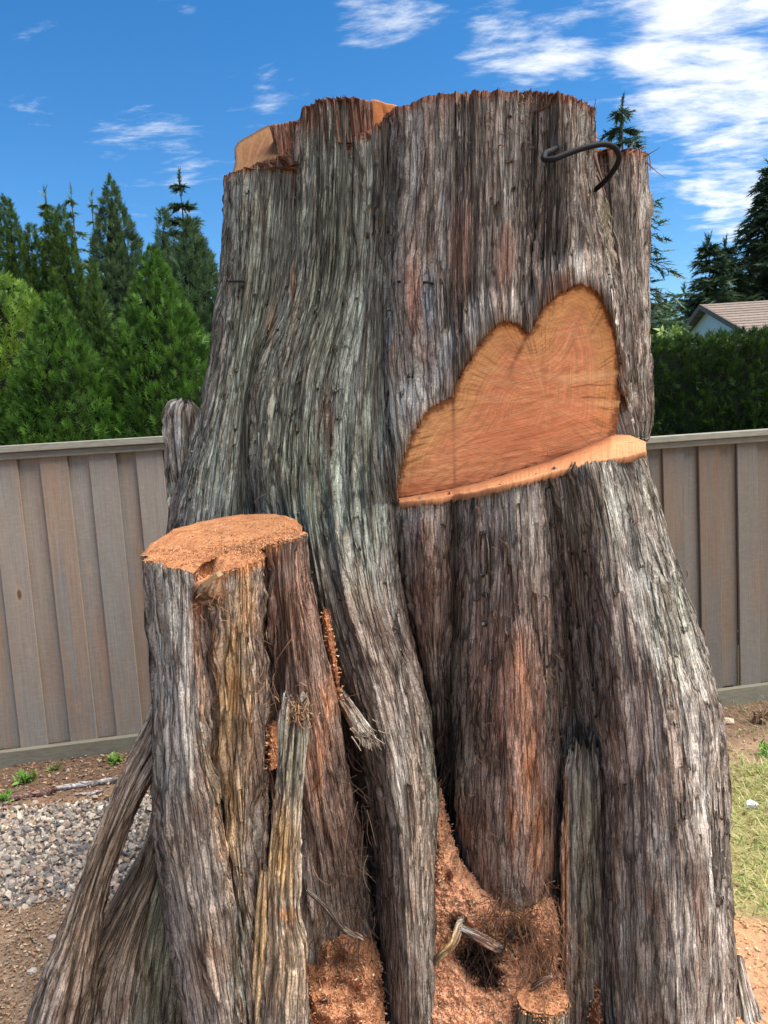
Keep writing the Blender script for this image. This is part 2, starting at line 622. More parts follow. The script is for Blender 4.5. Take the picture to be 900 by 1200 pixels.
M_BARK = bark_material('cedar_bark')
M_CUT = tint_mat('fresh_cedar_cut', 0.85, 0.2, ((90, 90, 90), 0.16), ((420, 420, 420), 0.002, 0.6))
def cut_material(name):
    """Sawn cedar: growth layers along the third fibre coordinate, fine saw lines and grit."""
    m, nt, b = new_mat(name, 0.82, 0.2)
    N, L = nt.nodes.new, nt.links.new
    ga, ta = N('ShaderNodeAttribute'), N('ShaderNodeAttribute')
    ga.attribute_name, ta.attribute_name = 'grain', 'tint'

    def noise(scale, detail, rough=0.6, rot=0.0):
        mpn = N('ShaderNodeMapping')
        mpn.vector_type = 'POINT'
        mpn.inputs['Rotation'].default_value = (0, 0, rot)
        mpn.inputs['Scale'].default_value = scale
        rr = N('ShaderNodeMapping')
        rr.inputs['Rotation'].default_value = (0, 0, rot)
        L(ga.outputs['Vector'], rr.inputs[0])
        mpn.inputs['Rotation'].default_value = (0, 0, 0)
        L(rr.outputs[0], mpn.inputs[0])
        nn = N('ShaderNodeTexNoise')
        nn.inputs['Scale'].default_value = 1
        nn.inputs['Detail'].default_value = detail
        nn.inputs['Roughness'].default_value = rough
        L(mpn.outputs[0], nn.inputs['Vector'])
        return nn.outputs[0]

    def ramp(v, a, b2, lo, hi):
        mr = N('ShaderNodeMapRange')
        mr.inputs['From Min'].default_value, mr.inputs['From Max'].default_value = a, b2
        mr.inputs['To Min'].default_value, mr.inputs['To Max'].default_value = lo, hi
        L(v, mr.inputs['Value'])
        return mr.outputs[0]

    def mul(a, b2):
        n = N('ShaderNodeMath')
        n.operation = 'MULTIPLY'
        L(a, n.inputs[0])
        L(b2, n.inputs[1])
        return n.outputs[0]
    saw1 = noise((7, 330, 0), 4, 0.65, math.radians(12))
    saw2 = noise((5, 150, 0), 3, 0.6, math.radians(-28))
    ring = noise((3, 3, 420), 3, 0.7)
    grit = noise((420, 420, 0), 3)
    blot = noise((22, 30, 0), 5, 0.7)
    k = mul(ramp(saw1, 0.3, 0.7, 0.80, 1.18), ramp(saw2, 0.3, 0.7, 0.90, 1.09))
    k = mul(k, ramp(ring, 0.3, 0.7, 0.80, 1.18))
    k = mul(mul(k, ramp(grit, 0.3, 0.7, 0.86, 1.12)), ramp(blot, 0.3, 0.7, 0.84, 1.14))
    vm = N('ShaderNodeVectorMath')
    vm.operation = 'SCALE'
    L(ta.outputs['Color'], vm.inputs[0])
    L(k, vm.inputs['Scale'])
    L(vm.outputs[0], b.inputs['Base Color'])
    sm = N('ShaderNodeMath')
    sm.operation = 'ADD'
    L(ramp(saw1, 0, 1, 0, 0.0024), sm.inputs[0])
    L(ramp(grit, 0, 1, 0, 0.0012), sm.inputs[1])
    bp = N('ShaderNodeBump')
    bp.inputs['Distance'].default_value = 1.0
    bp.inputs['Strength'].default_value = 0.9
    L(sm.outputs[0], bp.inputs['Height'])
    L(bp.outputs[0], b.inputs['Normal'])
    return m


M_FACE = cut_material('sawn_cedar_face')
M_SAWDUST = tint_mat('cedar_sawdust', 0.95, 0.1, ((220, 220, 220), 0.45), ((300, 300, 300), 0.004, 0.9))
M_SOIL = tint_mat('garden_soil', 0.97, 0.1, ((45, 45, 45), 0.4), ((120, 120, 120), 0.01, 0.8))
M_STONE = tint_mat('stone', 0.8, 0.3, ((90, 90, 90), 0.22), ((150, 150, 150), 0.002, 0.5))
M_CHIP = tint_mat('wood_chip', 0.9, 0.15, ((120, 120, 120), 0.25), None)
M_LEAF = tint_mat('leaf', 0.55, 0.35, ((14, 14, 14), 0.22), None, 0.28)
M_TRUNK = tint_mat('tree_trunk', 0.95, 0.1, ((20, 20, 4), 0.35), ((40, 40, 6), 0.02, 0.8))
M_WALL = tint_mat('painted_wall', 0.8, 0.2, ((2, 2, 2), 0.05), ((6, 6, 40), 0.01, 0.4))
M_ROOF = tint_mat('roof_shingle', 0.95, 0.1, ((9, 5, 9), 0.25), ((12, 6, 12), 0.03, 0.6))
M_RUBBER, _nt, _b = new_mat('black_rubber', 0.7, 0.18)
_b.inputs['Base Color'].default_value = (0.007, 0.007, 0.009, 1)

# ------------------------------------------------------------------ ground (one sheet to the horizon)
def gz(x, y):
    """Ground height: the yard drops a little to the right and rises round the stump's roots."""
    x, y = np.asarray(x, float), np.asarray(y, float)
    z = -0.03 - 0.19 * sstep(-0.4, 1.7, x)
    z = z + 0.02 * pn(x * 1.1, y * 1.1, 3) + 0.006 * pn(x * 5, y * 5, 4)
    return z


def stretch(lo, a, b, hi, step, n):
    inner = np.arange(a, b, step)
    g = np.geomspace(step, 1, n)
    left = a - (a - lo) * (np.geomspace(0.004, 1, n))
    right = b + (hi - b) * (np.geomspace(0.004, 1, n))
    return np.concatenate([left[::-1], inner, right])


gx = stretch(-900, -3.2, 3.4, 900, 0.030, 26)
gy = stretch(-300, 1.3, 5.0, 1500, 0.030, 26)
GX, GY = np.meshgrid(gx, gy)
GZ = gz(GX, GY)
near = np.exp(-(np.maximum(0, np.hypot(GX, GY - 3) - 3) / 2)**2)
gravel_edge = 0.06 * pn(GX * 4, GY * 4, 21)


def gravel_mask(x, y):
    e = 0.07 * pn(x * 3, y * 3, 21) + 0.03 * pn(x * 11, y * 11, 22)
    return sstep(2.62, 2.72, y + e) * (1 - sstep(3.42, 3.5, y + e - 0.12 * x * 0)) * (1 - sstep(-0.75, -0.6, x + e))


def grass_mask(x, y):
    e = 0.1 * pn(x * 3, y * 3, 31)
    return sstep(0.55, 0.8, x + e) * sstep(2.45, 2.65, y + e) * (1 - sstep(3.75, 4.0, y + e))


def dust_mask(x, y):
    e = 0.1 * pn(x * 3.5, y * 3.5, 41) + 0.05 * pn(x * 12, y * 12, 42)
    return sstep(0.35, 0.55, x + e) * (1 - sstep(2.5, 2.62, y + e)) * sstep(1.0, 1.3, y)


c = np.empty(GX.shape + (3,))
c[:] = (0.27, 0.18, 0.115)
c = mixc(c, (0.38, 0.25, 0.155), sstep(-0.1, 0.45, pn(GX * 9, GY * 9, 5)) * 0.7)
c = mixc(c, (0.30, 0.22, 0.14), sstep(0.1, 0.5, pn(GX * 30, GY * 30, 6)) * 0.6)
c = mixc(c, (0.16, 0.15, 0.14), gravel_mask(GX, GY))
c = mixc(c, (0.26, 0.24, 0.09), grass_mask(GX, GY) * (0.75 + 0.4 * pn(GX * 6, GY * 6, 8)))
c = mixc(c, (0.44, 0.235, 0.125), dust_mask(GX, GY) * np.clip(0.85 + 0.6 * pn(GX * 7, GY * 7, 9), 0, 1))
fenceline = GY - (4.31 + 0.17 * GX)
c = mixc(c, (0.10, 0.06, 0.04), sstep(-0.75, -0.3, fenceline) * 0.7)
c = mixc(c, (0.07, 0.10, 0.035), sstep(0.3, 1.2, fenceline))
GZ = GZ + near * (0.006 * pn(GX * 22, GY * 22, 11) + 0.004 * pn(GX * 45, GY * 45, 12))
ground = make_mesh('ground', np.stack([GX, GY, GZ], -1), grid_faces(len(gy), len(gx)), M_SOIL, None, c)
ground['kind'] = 'structure'

# rock template for gravel and stones
def icosa():
    t = (1 + 5**0.5) / 2
    v = np.array([(-1, t, 0), (1, t, 0), (-1, -t, 0), (1, -t, 0), (0, -1, t), (0, 1, t), (0, -1, -t), (0, 1, -t),
                  (t, 0, -1), (t, 0, 1), (-t, 0, -1), (-t, 0, 1)], float)
    v /= np.linalg.norm(v[0])
    f = np.array([(0, 11, 5), (0, 5, 1), (0, 1, 7), (0, 7, 10), (0, 10, 11), (1, 5, 9), (5, 11, 4), (11, 10, 2), (10, 7, 6),
                  (7, 1, 8), (3, 9, 4), (3, 4, 2), (3, 2, 6), (3, 6, 8), (3, 8, 9), (4, 9, 5), (2, 4, 11), (6, 2, 10), (8, 6, 7), (9, 8, 1)])
    return v, f


ICO_V, ICO_F = icosa()


def subdiv(v, f):
    v = list(map(tuple, v))
    cache, out = {}, []

    def mid(a, b):
        k = (min(a, b), max(a, b))
        if k not in cache:
            m = (np.array(v[a]) + np.array(v[b])) / 2
            v.append(tuple(m / np.linalg.norm(m)))
            cache[k] = len(v) - 1
        return cache[k]
    for a, b, c_ in f:
        ab, bc, ca = mid(a, b), mid(b, c_), mid(c_, a)
        out += [(a, ab, ca), (b, bc, ab), (c_, ca, bc), (ab, bc, ca)]
    return np.array(v), np.array(out)


ICO2_V, ICO2_F = subdiv(ICO_V, ICO_F)

OCTA_V = np.array([(1, 0.1, 0), (-1, -0.1, 0.1), (0.1, 1, 0), (0, -1, 0.1), (0.15, 0, 1), (0, 0.1, -1)], float)
OCTA_F = np.array([(0, 2, 4), (2, 1, 4), (1, 3, 4), (3, 0, 4), (2, 0, 5), (1, 2, 5), (3, 1, 5), (0, 3, 5)])

# gravel bed: loose pebbles nobody could count
n = 10500
px_, py_ = rng.uniform(-2.25, -0.62, n), rng.uniform(2.5, 3.6, n)
keep = rng.random(n) < gravel_mask(px_, py_) * 1.0 + 0.02
px_, py_ = px_[keep], py_[keep]
n = len(px_)
sz = np.clip(rng.lognormal(-4.72, 0.36, n), 0.003, 0.019)
pal = np.array([(0.27, 0.255, 0.235), (0.17, 0.165, 0.16), (0.36, 0.32, 0.27), (0.30, 0.23, 0.175), (0.105, 0.105, 0.11), (0.43, 0.39, 0.34), (0.21, 0.195, 0.175), (0.25, 0.20, 0.17)])
bag = Bag()
tv = ICO_V * (1 + 0.2 * rng.normal(size=(12, 1)))
for k in range(4):
    s = slice(k, None, 4)
    tv = ICO_V * np.clip(1 + 0.2 * rng.normal(size=(12, 1)), 0.7, 1.3)
    m = len(px_[s])
    if k % 2:                                                     # the rest are sharper little stones
        tv, tf = OCTA_V * np.clip(1 + 0.25 * rng.normal(size=(6, 3)), 0.6, 1.5), OCTA_F
    else:
        tf = ICO_F
    V, F, C = scatter(tv, tf, np.stack([px_[s], py_[s], gz(px_[s], py_[s]) + sz[s] * rng.uniform(0.1, 1.0, m)], -1), rand_rot(m),
                      np.stack([sz[s] * rng.uniform(0.8, 1.3, m), sz[s], sz[s] * rng.uniform(0.55, 0.85, m)], -1),
                      pal[rng.integers(0, len(pal), m)] * 1.4 * np.array((1.08, 1.0, 0.90)) * rng.uniform(0.75, 1.15, (m, 1)))
    bag.add(V, F, C)
o = bag.build('gravel', M_STONE, None, False)
o['kind'] = 'stuff'

# wood-chip mulch and bark litter
CHIP_V = np.array([(1.0, 0.28, 0), (-1.0, -0.16, 0.02), (-0.35, 0.6, 0), (0.35, -0.6, 0), (0.1, 0, 0.16), (0, 0.05, -0.16)])
CHIP_F = OCTA_F
def chip_field(name, n, xr, yr, size, pal, prob, lift=0.004, tilt=0.35):
    x, y = rng.uniform(*xr, n), rng.uniform(*yr, n)
    k = rng.random(n) < prob(x, y)
    x, y = x[k], y[k]
    m = len(x)
    s = rng.uniform(*size, m)
    z = rot_z(rng.uniform(0, 6.283, m))
    tl = rng.normal(0, tilt, (m, 2))
    za = np.stack([tl[:, 0], tl[:, 1], np.ones(m)], -1)
    za /= np.linalg.norm(za, axis=1, keepdims=True)
    xa = np.cross(za, z[:, :, 1])
    xa /= np.linalg.norm(xa, axis=1, keepdims=True)
    R = basis(xa, np.cross(za, xa), za)
    pal = np.array(pal)
    V, F, C = scatter(CHIP_V, CHIP_F, np.stack([x, y, gz(x, y) + lift + rng.uniform(0, 0.006, m)], -1), R,
                      np.stack([s, s * rng.uniform(0.4, 1.1, m), s * rng.uniform(0.5, 1.2, m)], -1),
                      pal[rng.integers(0, len(pal), m)] * rng.uniform(0.7, 1.25, (m, 1)))
    o = make_mesh(name, V, F, M_CHIP, None, C, False)
    o['kind'] = 'stuff'


BROWN = [(0.40, 0.26, 0.16), (0.48, 0.33, 0.21), (0.24, 0.14, 0.085), (0.56, 0.43, 0.30), (0.42, 0.22, 0.12), (0.33, 0.26, 0.2)]
chip_field('mulch', 15500, (-1.6, -0.4), (1.6, 2.85), (0.002, 0.0085), BROWN,
           lambda x, y: 1 - sstep(2.62, 2.85, y + 0.07 * pn(x * 3, y * 3, 21)))
chip_field('bark_litter', 6500, (-3.0, -0.6), (3.4, 4.2), (0.004, 0.014), [(0.20, 0.09, 0.055), (0.28, 0.14, 0.085), (0.15, 0.085, 0.06), (0.33, 0.23, 0.15), (0.4, 0.32, 0.24)],
           lambda x, y: 0.8 * (y < 4.28 + 0.17 * x))
chip_field('wood_litter', 4200, (0.7, 2.8), (1.8, 4.6), (0.003, 0.013), [(0.24, 0.15, 0.09), (0.36, 0.26, 0.16), (0.16, 0.1, 0.07), (0.42, 0.33, 0.22)],
           lambda x, y: (y < 4.28 + 0.17 * x) * (0.25 + 0.75 * sstep(3.4, 3.9, y)))
chip_field('scattered_sawdust', 2400, (0.5, 1.7), (1.6, 2.75), (0.003, 0.009), [(0.55, 0.27, 0.13), (0.62, 0.34, 0.18), (0.48, 0.21, 0.09), (0.6, 0.42, 0.26)],
           lambda x, y: 0.15 + 0.85 * dust_mask(x, y))

# grass blades
def blade_field(name, n, xr, yr, h, pal, prob, lean=0.5, w=0.0022):
    x, y = rng.uniform(*xr, n), rng.uniform(*yr, n)
    k = rng.random(n) < prob(x, y)
    x, y = x[k], y[k]
    m = len(x)
    T = np.array([(-1, 0, 0), (1, 0, 0), (0.8, 0.12, 0.55), (-0.8, 0.12, 0.55), (0, 0.45, 1.0)])
    L = rng.uniform(*h, m)
    ln = rng.uniform(0.2, 1.0, m) * lean
    R = rot_z(rng.uniform(0, 6.283, m))
    bx = R.copy()
    za = np.stack([np.zeros(m), np.sin(ln), np.cos(ln)], -1)
    bx[:, :, 2] = np.einsum('nij,nj->ni', R, za)
    bx[:, :, 1] = np.einsum('nij,nj->ni', R, np.stack([np.zeros(m), np.cos(ln), -np.sin(ln)], -1))
    pal = np.array(pal)
    cc = pal[rng.integers(0, len(pal), m)] * rng.uniform(0.75, 1.2, (m, 1))
    V, F4, C = scatter(T, np.array([(0, 1, 2, 3)]), np.stack([x, y, gz(x, y) - 0.002], -1), bx, np.stack([np.full(m, w), L, L], -1), cc)
    F3 = (np.array([(3, 2, 4)])[None] + (np.arange(m) * 5)[:, None, None]).reshape(-1, 3)
    o = make_mesh(name, V, [F4, F3], M_LEAF, None, C, False)
    o['kind'] = 'stuff'


blade_field('dry_grass', 15000, (0.6, 3.0), (2.3, 4.1), (0.03, 0.085), [(0.50, 0.44, 0.2), (0.42, 0.42, 0.15), (0.27, 0.34, 0.09), (0.56, 0.5, 0.28), (0.2, 0.3, 0.07), (0.33, 0.38, 0.12)],
            lambda x, y: grass_mask(x, y) + 0.05, 1.1)
blade_field('dead_grass', 3000, (0.7, 3.0), (3.4, 4.7), (0.04, 0.11), [(0.36, 0.29, 0.17), (0.28, 0.21, 0.13), (0.2, 0.3, 0.08)],
            lambda x, y: 0.6 * (y < 4.25 + 0.17 * x), 1.3)


# ------------------------------------------------------------------ fence
def board_material(name, value):
    m, nt, b = new_mat(name, 0.88, 0.2)
    N, L = nt.nodes.new, nt.links.new
    tcn, oi = N('ShaderNodeTexCoord'), N('ShaderNodeObjectInfo')
    off = N('ShaderNodeVectorMath')
    off.operation = 'ADD'
    cx = N('ShaderNodeCombineXYZ')
    mul = N('ShaderNodeMath')
    mul.operation = 'MULTIPLY'
    mul.inputs[1].default_value = 57.0
    L(oi.outputs['Random'], mul.inputs[0])
    for i in range(3):
        L(mul.outputs[0], cx.inputs[i])
    L(tcn.outputs['Object'], off.inputs[0])
    L(cx.outputs[0], off.inputs[1])

    def noise(scale, detail=4, rough=0.6, dist=0.0):
        mpn = N('ShaderNodeMapping')
        mpn.inputs['Scale'].default_value = scale
        L(off.outputs[0], mpn.inputs[0])
        nn = N('ShaderNodeTexNoise')
        nn.inputs['Scale'].default_value = 1
        nn.inputs['Detail'].default_value = detail
        nn.inputs['Roughness'].default_value = rough
        nn.inputs['Distortion'].default_value = dist
        L(mpn.outputs[0], nn.inputs['Vector'])
        return nn.outputs[0]

    def ramp(v, a, bb, lo=0.0, hi=1.0):
        mr = N('ShaderNodeMapRange')
        mr.inputs['From Min'].default_value, mr.inputs['From Max'].default_value = a, bb
        mr.inputs['To Min'].default_value, mr.inputs['To Max'].default_value = lo, hi
        L(v, mr.inputs['Value'])
        return mr.outputs[0]

    def mix(f, a, bb):
        mx_ = N('ShaderNodeMix')
        mx_.data_type = 'RGBA'
        L(f, mx_.inputs[0])
        for sock, v in ((mx_.inputs[6], a), (mx_.inputs[7], bb)):
            if isinstance(v, tuple):
                sock.default_value = (*v, 1)
            else:
                L(v, sock)
        return mx_.outputs[2]
    wn_ = N('ShaderNodeTexWhiteNoise')
    wn_.noise_dimensions = '1D'
    L(mul.outputs[0], wn_.inputs['W'])
    base = mix(ramp(wn_.outputs['Value'], 0.1, 0.9), (0.180, 0.160, 0.134), (0.250, 0.176, 0.122))
    base = mix(ramp(noise((7, 7, 0.9), 3), 0.45, 0.60), base, (0.190, 0.172, 0.148))
    base = mix(ramp(noise((11, 11, 1.0), 3), 0.54, 0.72, 0, 0.7), base, (0.245, 0.140, 0.080))
    base = mix(ramp(noise((150, 150, 3.5), 5, 0.7, 0.3), 0.4, 0.75, 0, 0.55), base, (0.10, 0.072, 0.06))
    base = mix(ramp(noise((30, 30, 90), 3), 0.45, 0.7, 0, 0.25), base, (0.29, 0.23, 0.2))
    vo = N('ShaderNodeTexVoronoi')
    mpv = N('ShaderNodeMapping')
    mpv.inputs['Scale'].default_value = (8.0, 0.01, 3.2)
    L(off.outputs[0], mpv.inputs[0])
    L(mpv.outputs[0], vo.inputs['Vector'])
    vo.inputs['Scale'].default_value = 1
    vo.inputs['Randomness'].default_value = 1
    vd = vo.outputs['Distance']
    base = mix(ramp(vd, 0.19, 0.05, 0, 0.65), base, (0.33, 0.2, 0.12))
    base = mix(ramp(vd, 0.115, 0.06, 0, 0.85), base, (0.055, 0.03, 0.02))
    vs = N('ShaderNodeVectorMath')
    vs.operation = 'SCALE'
    L(ramp(wn_.outputs['Value'], 0.0, 1.0, value * 1.13, value * 0.87), vs.inputs['Scale'])
    L(base, vs.inputs[0])
    L(vs.outputs[0], b.inputs['Base Color'])
    bp = N('ShaderNodeBump')
    bp.inputs['Distance'].default_value = 0.003
    bp.inputs['Strength'].default_value = 0.5
    L(noise((170, 170, 3), 5, 0.7, 0.3), bp.inputs['Height'])
    L(bp.outputs[0], b.inputs['Normal'])
    return m


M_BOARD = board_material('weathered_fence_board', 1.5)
M_BOARD_SHADED = board_material('weathered_shaded_fence_board', 0.98)  # the same boards, darker: partly shade put into the colour
M_RAIL = tint_mat('treated_rail', 0.9, 0.2, ((4, 80, 80), 0.28), ((10, 200, 200), 0.002, 0.5))
F_ANG = math.atan(0.17)
F_DIR = np.array((math.cos(F_ANG), math.sin(F_ANG), 0))
F_NRM = np.array((math.sin(F_ANG), -math.cos(F_ANG), 0))          # towards the camera


def bevel_box(x0, x1, y0, y1, z0, z1, r=0.003):
    """Box with chamfered long edges (local x across, y depth, z up): 8-sided section."""
    sec = np.array([(x0 + r, y0), (x1 - r, y0), (x1, y0 + r), (x1, y1 - r), (x1 - r, y1), (x0 + r, y1), (x0, y1 - r), (x0, y0 + r)])
    V = np.concatenate([np.c_[sec, np.full(8, z0)], np.c_[sec, np.full(8, z1)]])
    j = np.arange(8)
    side = np.stack([j, (j + 1) % 8, 8 + (j + 1) % 8, 8 + j], 1)
    top = np.array([(8, 9, 10, 11), (8, 11, 12, 15), (12, 13, 14, 15)])
    bot = np.array([(3, 2, 1, 0), (7, 4, 3, 0), (7, 6, 5, 4)])
    return V, np.concatenate([side, top, bot])


def rail(name, s0, s1, y0, y1, z0, z1, parent, tintc, r=0.004):
    V, F = bevel_box(-(z1 - z0) / 2, (z1 - z0) / 2, y0, y1, s0, s1, r)     # length along local z, then turned
    W = V[:, 2:3] * F_DIR + V[:, 1:2] * (-F_NRM) + np.array((0, 4.31, 0)) + (V[:, 0:1] + (z0 + z1) / 2) * np.array((0, 0, 1))
    k = np.linspace(0, 1, 8)
    return make_mesh(name, W, F[:, ::-1], M_RAIL, parent, np.broadcast_to(tintc, W.shape), False)


def build_fence(label, s0, s1, zb, zt, seed, mat):
    r = np.random.default_rng(seed)
    base = F_DIR * s0 + np.array((0, 4.31, zb))
    root = thing('board_fence', label, 'fence', tuple(base), 'cedar board fences along the back of the yard')
    kick_top, trim_bot = zb + 0.105, zt - 0.075
    rail('kickboard', s0, s1, -0.034, 0.004, zb - 0.12, kick_top, root, (0.21, 0.19, 0.14))
    rail('rail', s0, s1, 0.047, 0.085, zb + 0.35, zb + 0.44, root, (0.2, 0.17, 0.14))
    rail('rail', s0, s1, 0.047, 0.085, zt - 0.24, zt - 0.15, root, (0.2, 0.17, 0.14))
    rail('trim', s0, s1, -0.022, 0.004, trim_bot, zt - 0.0385, root, (0.24, 0.225, 0.18))
    rail('cap', s0, s1, -0.045, 0.095, zt - 0.038, zt, root, (0.27, 0.255, 0.205))
    protos = {}
    for front in (True, False):
        w = 0.070
        V, F = bevel_box(-w, w, 0.006 if front else 0.026, 0.024 if front else 0.044, 0, 1.0)
        protos[front] = (V, F)
    step, s, first = 0.1215, s0 + 0.07, {}
    k = 0
    while s < s1 - 0.06:
        front = k % 2 == 0
        if front not in first:
            V, F = protos[front]
            V = V.copy()
            V[:, 2] *= (trim_bot + 0.06 - kick_top)
            me_o = make_mesh('board', V, F, mat, None, None, False)
            first[front] = me_o.data
            b = me_o
        else:
            b = bpy.data.objects.new('board', first[front])
            COL.objects.link(b)
        b.parent = root
        tilt = r.normal(0, 0.0025)
        p = F_DIR * (s + r.normal(0, 0.007)) + np.array((0, 4.31, kick_top - 0.002)) - base
        b.location = tuple(p + F_NRM * r.normal(0, 0.0012))
        b.rotation_euler = (0, tilt, F_ANG + r.normal(0, 0.006))
        s += step + r.normal(0, 0.003)
        k += 1
    s = s0 + 0.05
    while s < s1:                                                 # posts on the far side carry the rails
        V, F = bevel_box(-0.045, 0.045, 0.09, 0.18, zb - 0.3, zt - 0.04, 0.006)
        W = V[:, 0:1] * F_DIR + V[:, 1:2] * (-F_NRM) + V[:, 2:3] * np.array((0, 0, 1)) + F_DIR * s + np.array((0, 4.31, 0))
        make_mesh('post', W, F, M_RAIL, root, np.broadcast_to((0.2, 0.17, 0.14), W.shape), False)
        s += 2.1
    return root


build_fence('grey-brown cedar board fence behind the gravel bed, left of the stump', -5.2, -0.02, -0.045, 1.668, 3, M_BOARD)
build_fence('shade-darkened brown cedar board fence, one step lower, behind the grass right of the stump', 0.02, 6.0, -0.215, 1.487, 9, M_BOARD_SHADED)


# ------------------------------------------------------------------ foliage
def fan(leaflets, width=0.16):
    """Flat spray in the xz plane, stem from the origin up z, made of diamond leaflets."""
    V, F, tip = [], [], []
    for (h, ang, ln, yb) in leaflets:
        a = math.radians(ang)
        d = np.array((math.sin(a), yb, math.cos(a)))
        p = np.array((math.cos(a), 0, -math.sin(a)))
        b = np.array((0, 0, h))
        i = len(V)
        w = width * ln
        V += [b + d * ln * 0.12 + p * w * 1.15, b + d * ln + np.array((0, yb * 0.4 * ln, 0)), b + d * ln * 0.12 - p * w * 1.15]
        F.append((i, i + 1, i + 2))
        tip += [0.75, 1.28, 0.75]
    return np.array(V), np.array(F), np.array(tip)


ARBOR = fan([(0, -78, 0.42, 0.1), (0.05, 74, 0.45, -0.1), (0.15, -55, 0.55, -0.12), (0.22, 52, 0.55, 0.14), (0.35, -34, 0.55, 0.1),
             (0.42, 32, 0.52, -0.1), (0.5, -12, 0.5, 0.05), (0.55, 12, 0.5, -0.04), (0.0, 0, 0.7, 0.0)], 0.10)
FROND = fan([(0, -52, 0.34, 0.1), (0.05, 54, 0.34, -0.1), (0.28, -45, 0.34, -0.1), (0.33, 46, 0.32, 0.1), (0.55, -36, 0.3, 0.05), (0.6, 36, 0.28, 0), (0.0, 0, 1.0, 0)], 0.085)
LEAFLET = fan([(0, -60, 0.75, 0.2), (0.1, 55, 0.8, -0.2), (0.3, -15, 0.8, 0.25), (0.0, 25, 0.6, -0.3)], 0.27)


def frame(up, nrm):
    """Rotation matrices with local z = up and local y about nrm."""
    up = up / np.linalg.norm(up, axis=1, keepdims=True)
    x = np.cross(nrm, up)
    x /= np.linalg.norm(x, axis=1, keepdims=True) + 1e-9
    return basis(x, np.cross(up, x), up)


def clump_color(pal, n, r, key):
    pal = np.array(pal)
    t = np.clip(key + r.normal(0, 0.16, n), 0, 0.999)
    return pal[0] * (1 - t)[:, None] + pal[1] * t[:, None]


def trunk_part(root, base, h, r0, tintc=(0.14, 0.09, 0.06)):
    z = np.linspace(-0.3, h, 12)
    path = np.array(base) + np.stack([0.04 * r0 * np.sin(z * 3), 0.04 * r0 * np.cos(z * 2.3), z], -1)
    V, F, _ = tube(path, r0 * np.clip(1 - z / (h * 1.03), 0.03, 1), 10)
    return make_mesh('trunk', V, F, M_TRUNK, root, np.broadcast_to(tintc, V.shape))


def arborvitae(label, base, h, prof, n, pal, size, seed, group, name='arborvitae', lump=0.10, low=0.0):
    """Dense column or cone of upright flat sprays; prof is a list of (height fraction, radius)."""
    r = np.random.default_rng(seed)
    root = thing(name, label, 'evergreen', tuple(base), group)
    pt, pr = np.array(prof).T
    t = low + (1 - low) * r.random(n * 3)
    rad = np.interp(t, pt, pr)
    k = r.random(n * 3) < (rad / pr.max() * 0.85 + 0.12)
    t, rad = t[k][:n], rad[k][:n]
    m = len(t)
    a = r.uniform(0, 2 * math.pi, m)
    lumps = 1 + lump * pn(a * 2.2 + seed, t * h * 3.2, seed) * 1.6 + 0.5 * lump * pn(a * 6, t * h * 9, seed + 1)
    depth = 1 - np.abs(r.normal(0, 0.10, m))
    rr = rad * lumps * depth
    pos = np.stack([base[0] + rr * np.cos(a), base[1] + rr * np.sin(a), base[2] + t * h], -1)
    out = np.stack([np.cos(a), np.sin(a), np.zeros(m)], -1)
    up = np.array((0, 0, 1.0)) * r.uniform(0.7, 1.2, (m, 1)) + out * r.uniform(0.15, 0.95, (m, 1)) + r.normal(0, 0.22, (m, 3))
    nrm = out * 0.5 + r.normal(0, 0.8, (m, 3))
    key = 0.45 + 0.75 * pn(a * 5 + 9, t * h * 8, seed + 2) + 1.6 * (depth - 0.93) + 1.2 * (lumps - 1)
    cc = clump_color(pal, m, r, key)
    s = size * r.uniform(0.6, 1.3, m) * np.interp(t, (0, 0.8, 1), (1.1, 1, 0.75))
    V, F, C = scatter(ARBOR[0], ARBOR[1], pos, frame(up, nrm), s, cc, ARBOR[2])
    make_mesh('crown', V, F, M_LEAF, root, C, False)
    # near-black core closing the crown, inner shade put into its colour
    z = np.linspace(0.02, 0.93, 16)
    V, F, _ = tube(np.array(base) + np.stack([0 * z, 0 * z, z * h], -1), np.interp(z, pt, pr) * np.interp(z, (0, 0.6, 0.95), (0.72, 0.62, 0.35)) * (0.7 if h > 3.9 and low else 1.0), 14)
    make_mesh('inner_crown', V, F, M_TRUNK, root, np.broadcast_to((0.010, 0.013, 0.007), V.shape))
    trunk_part(root, base, h * 0.8, 0.05 * h / 2)
    return root


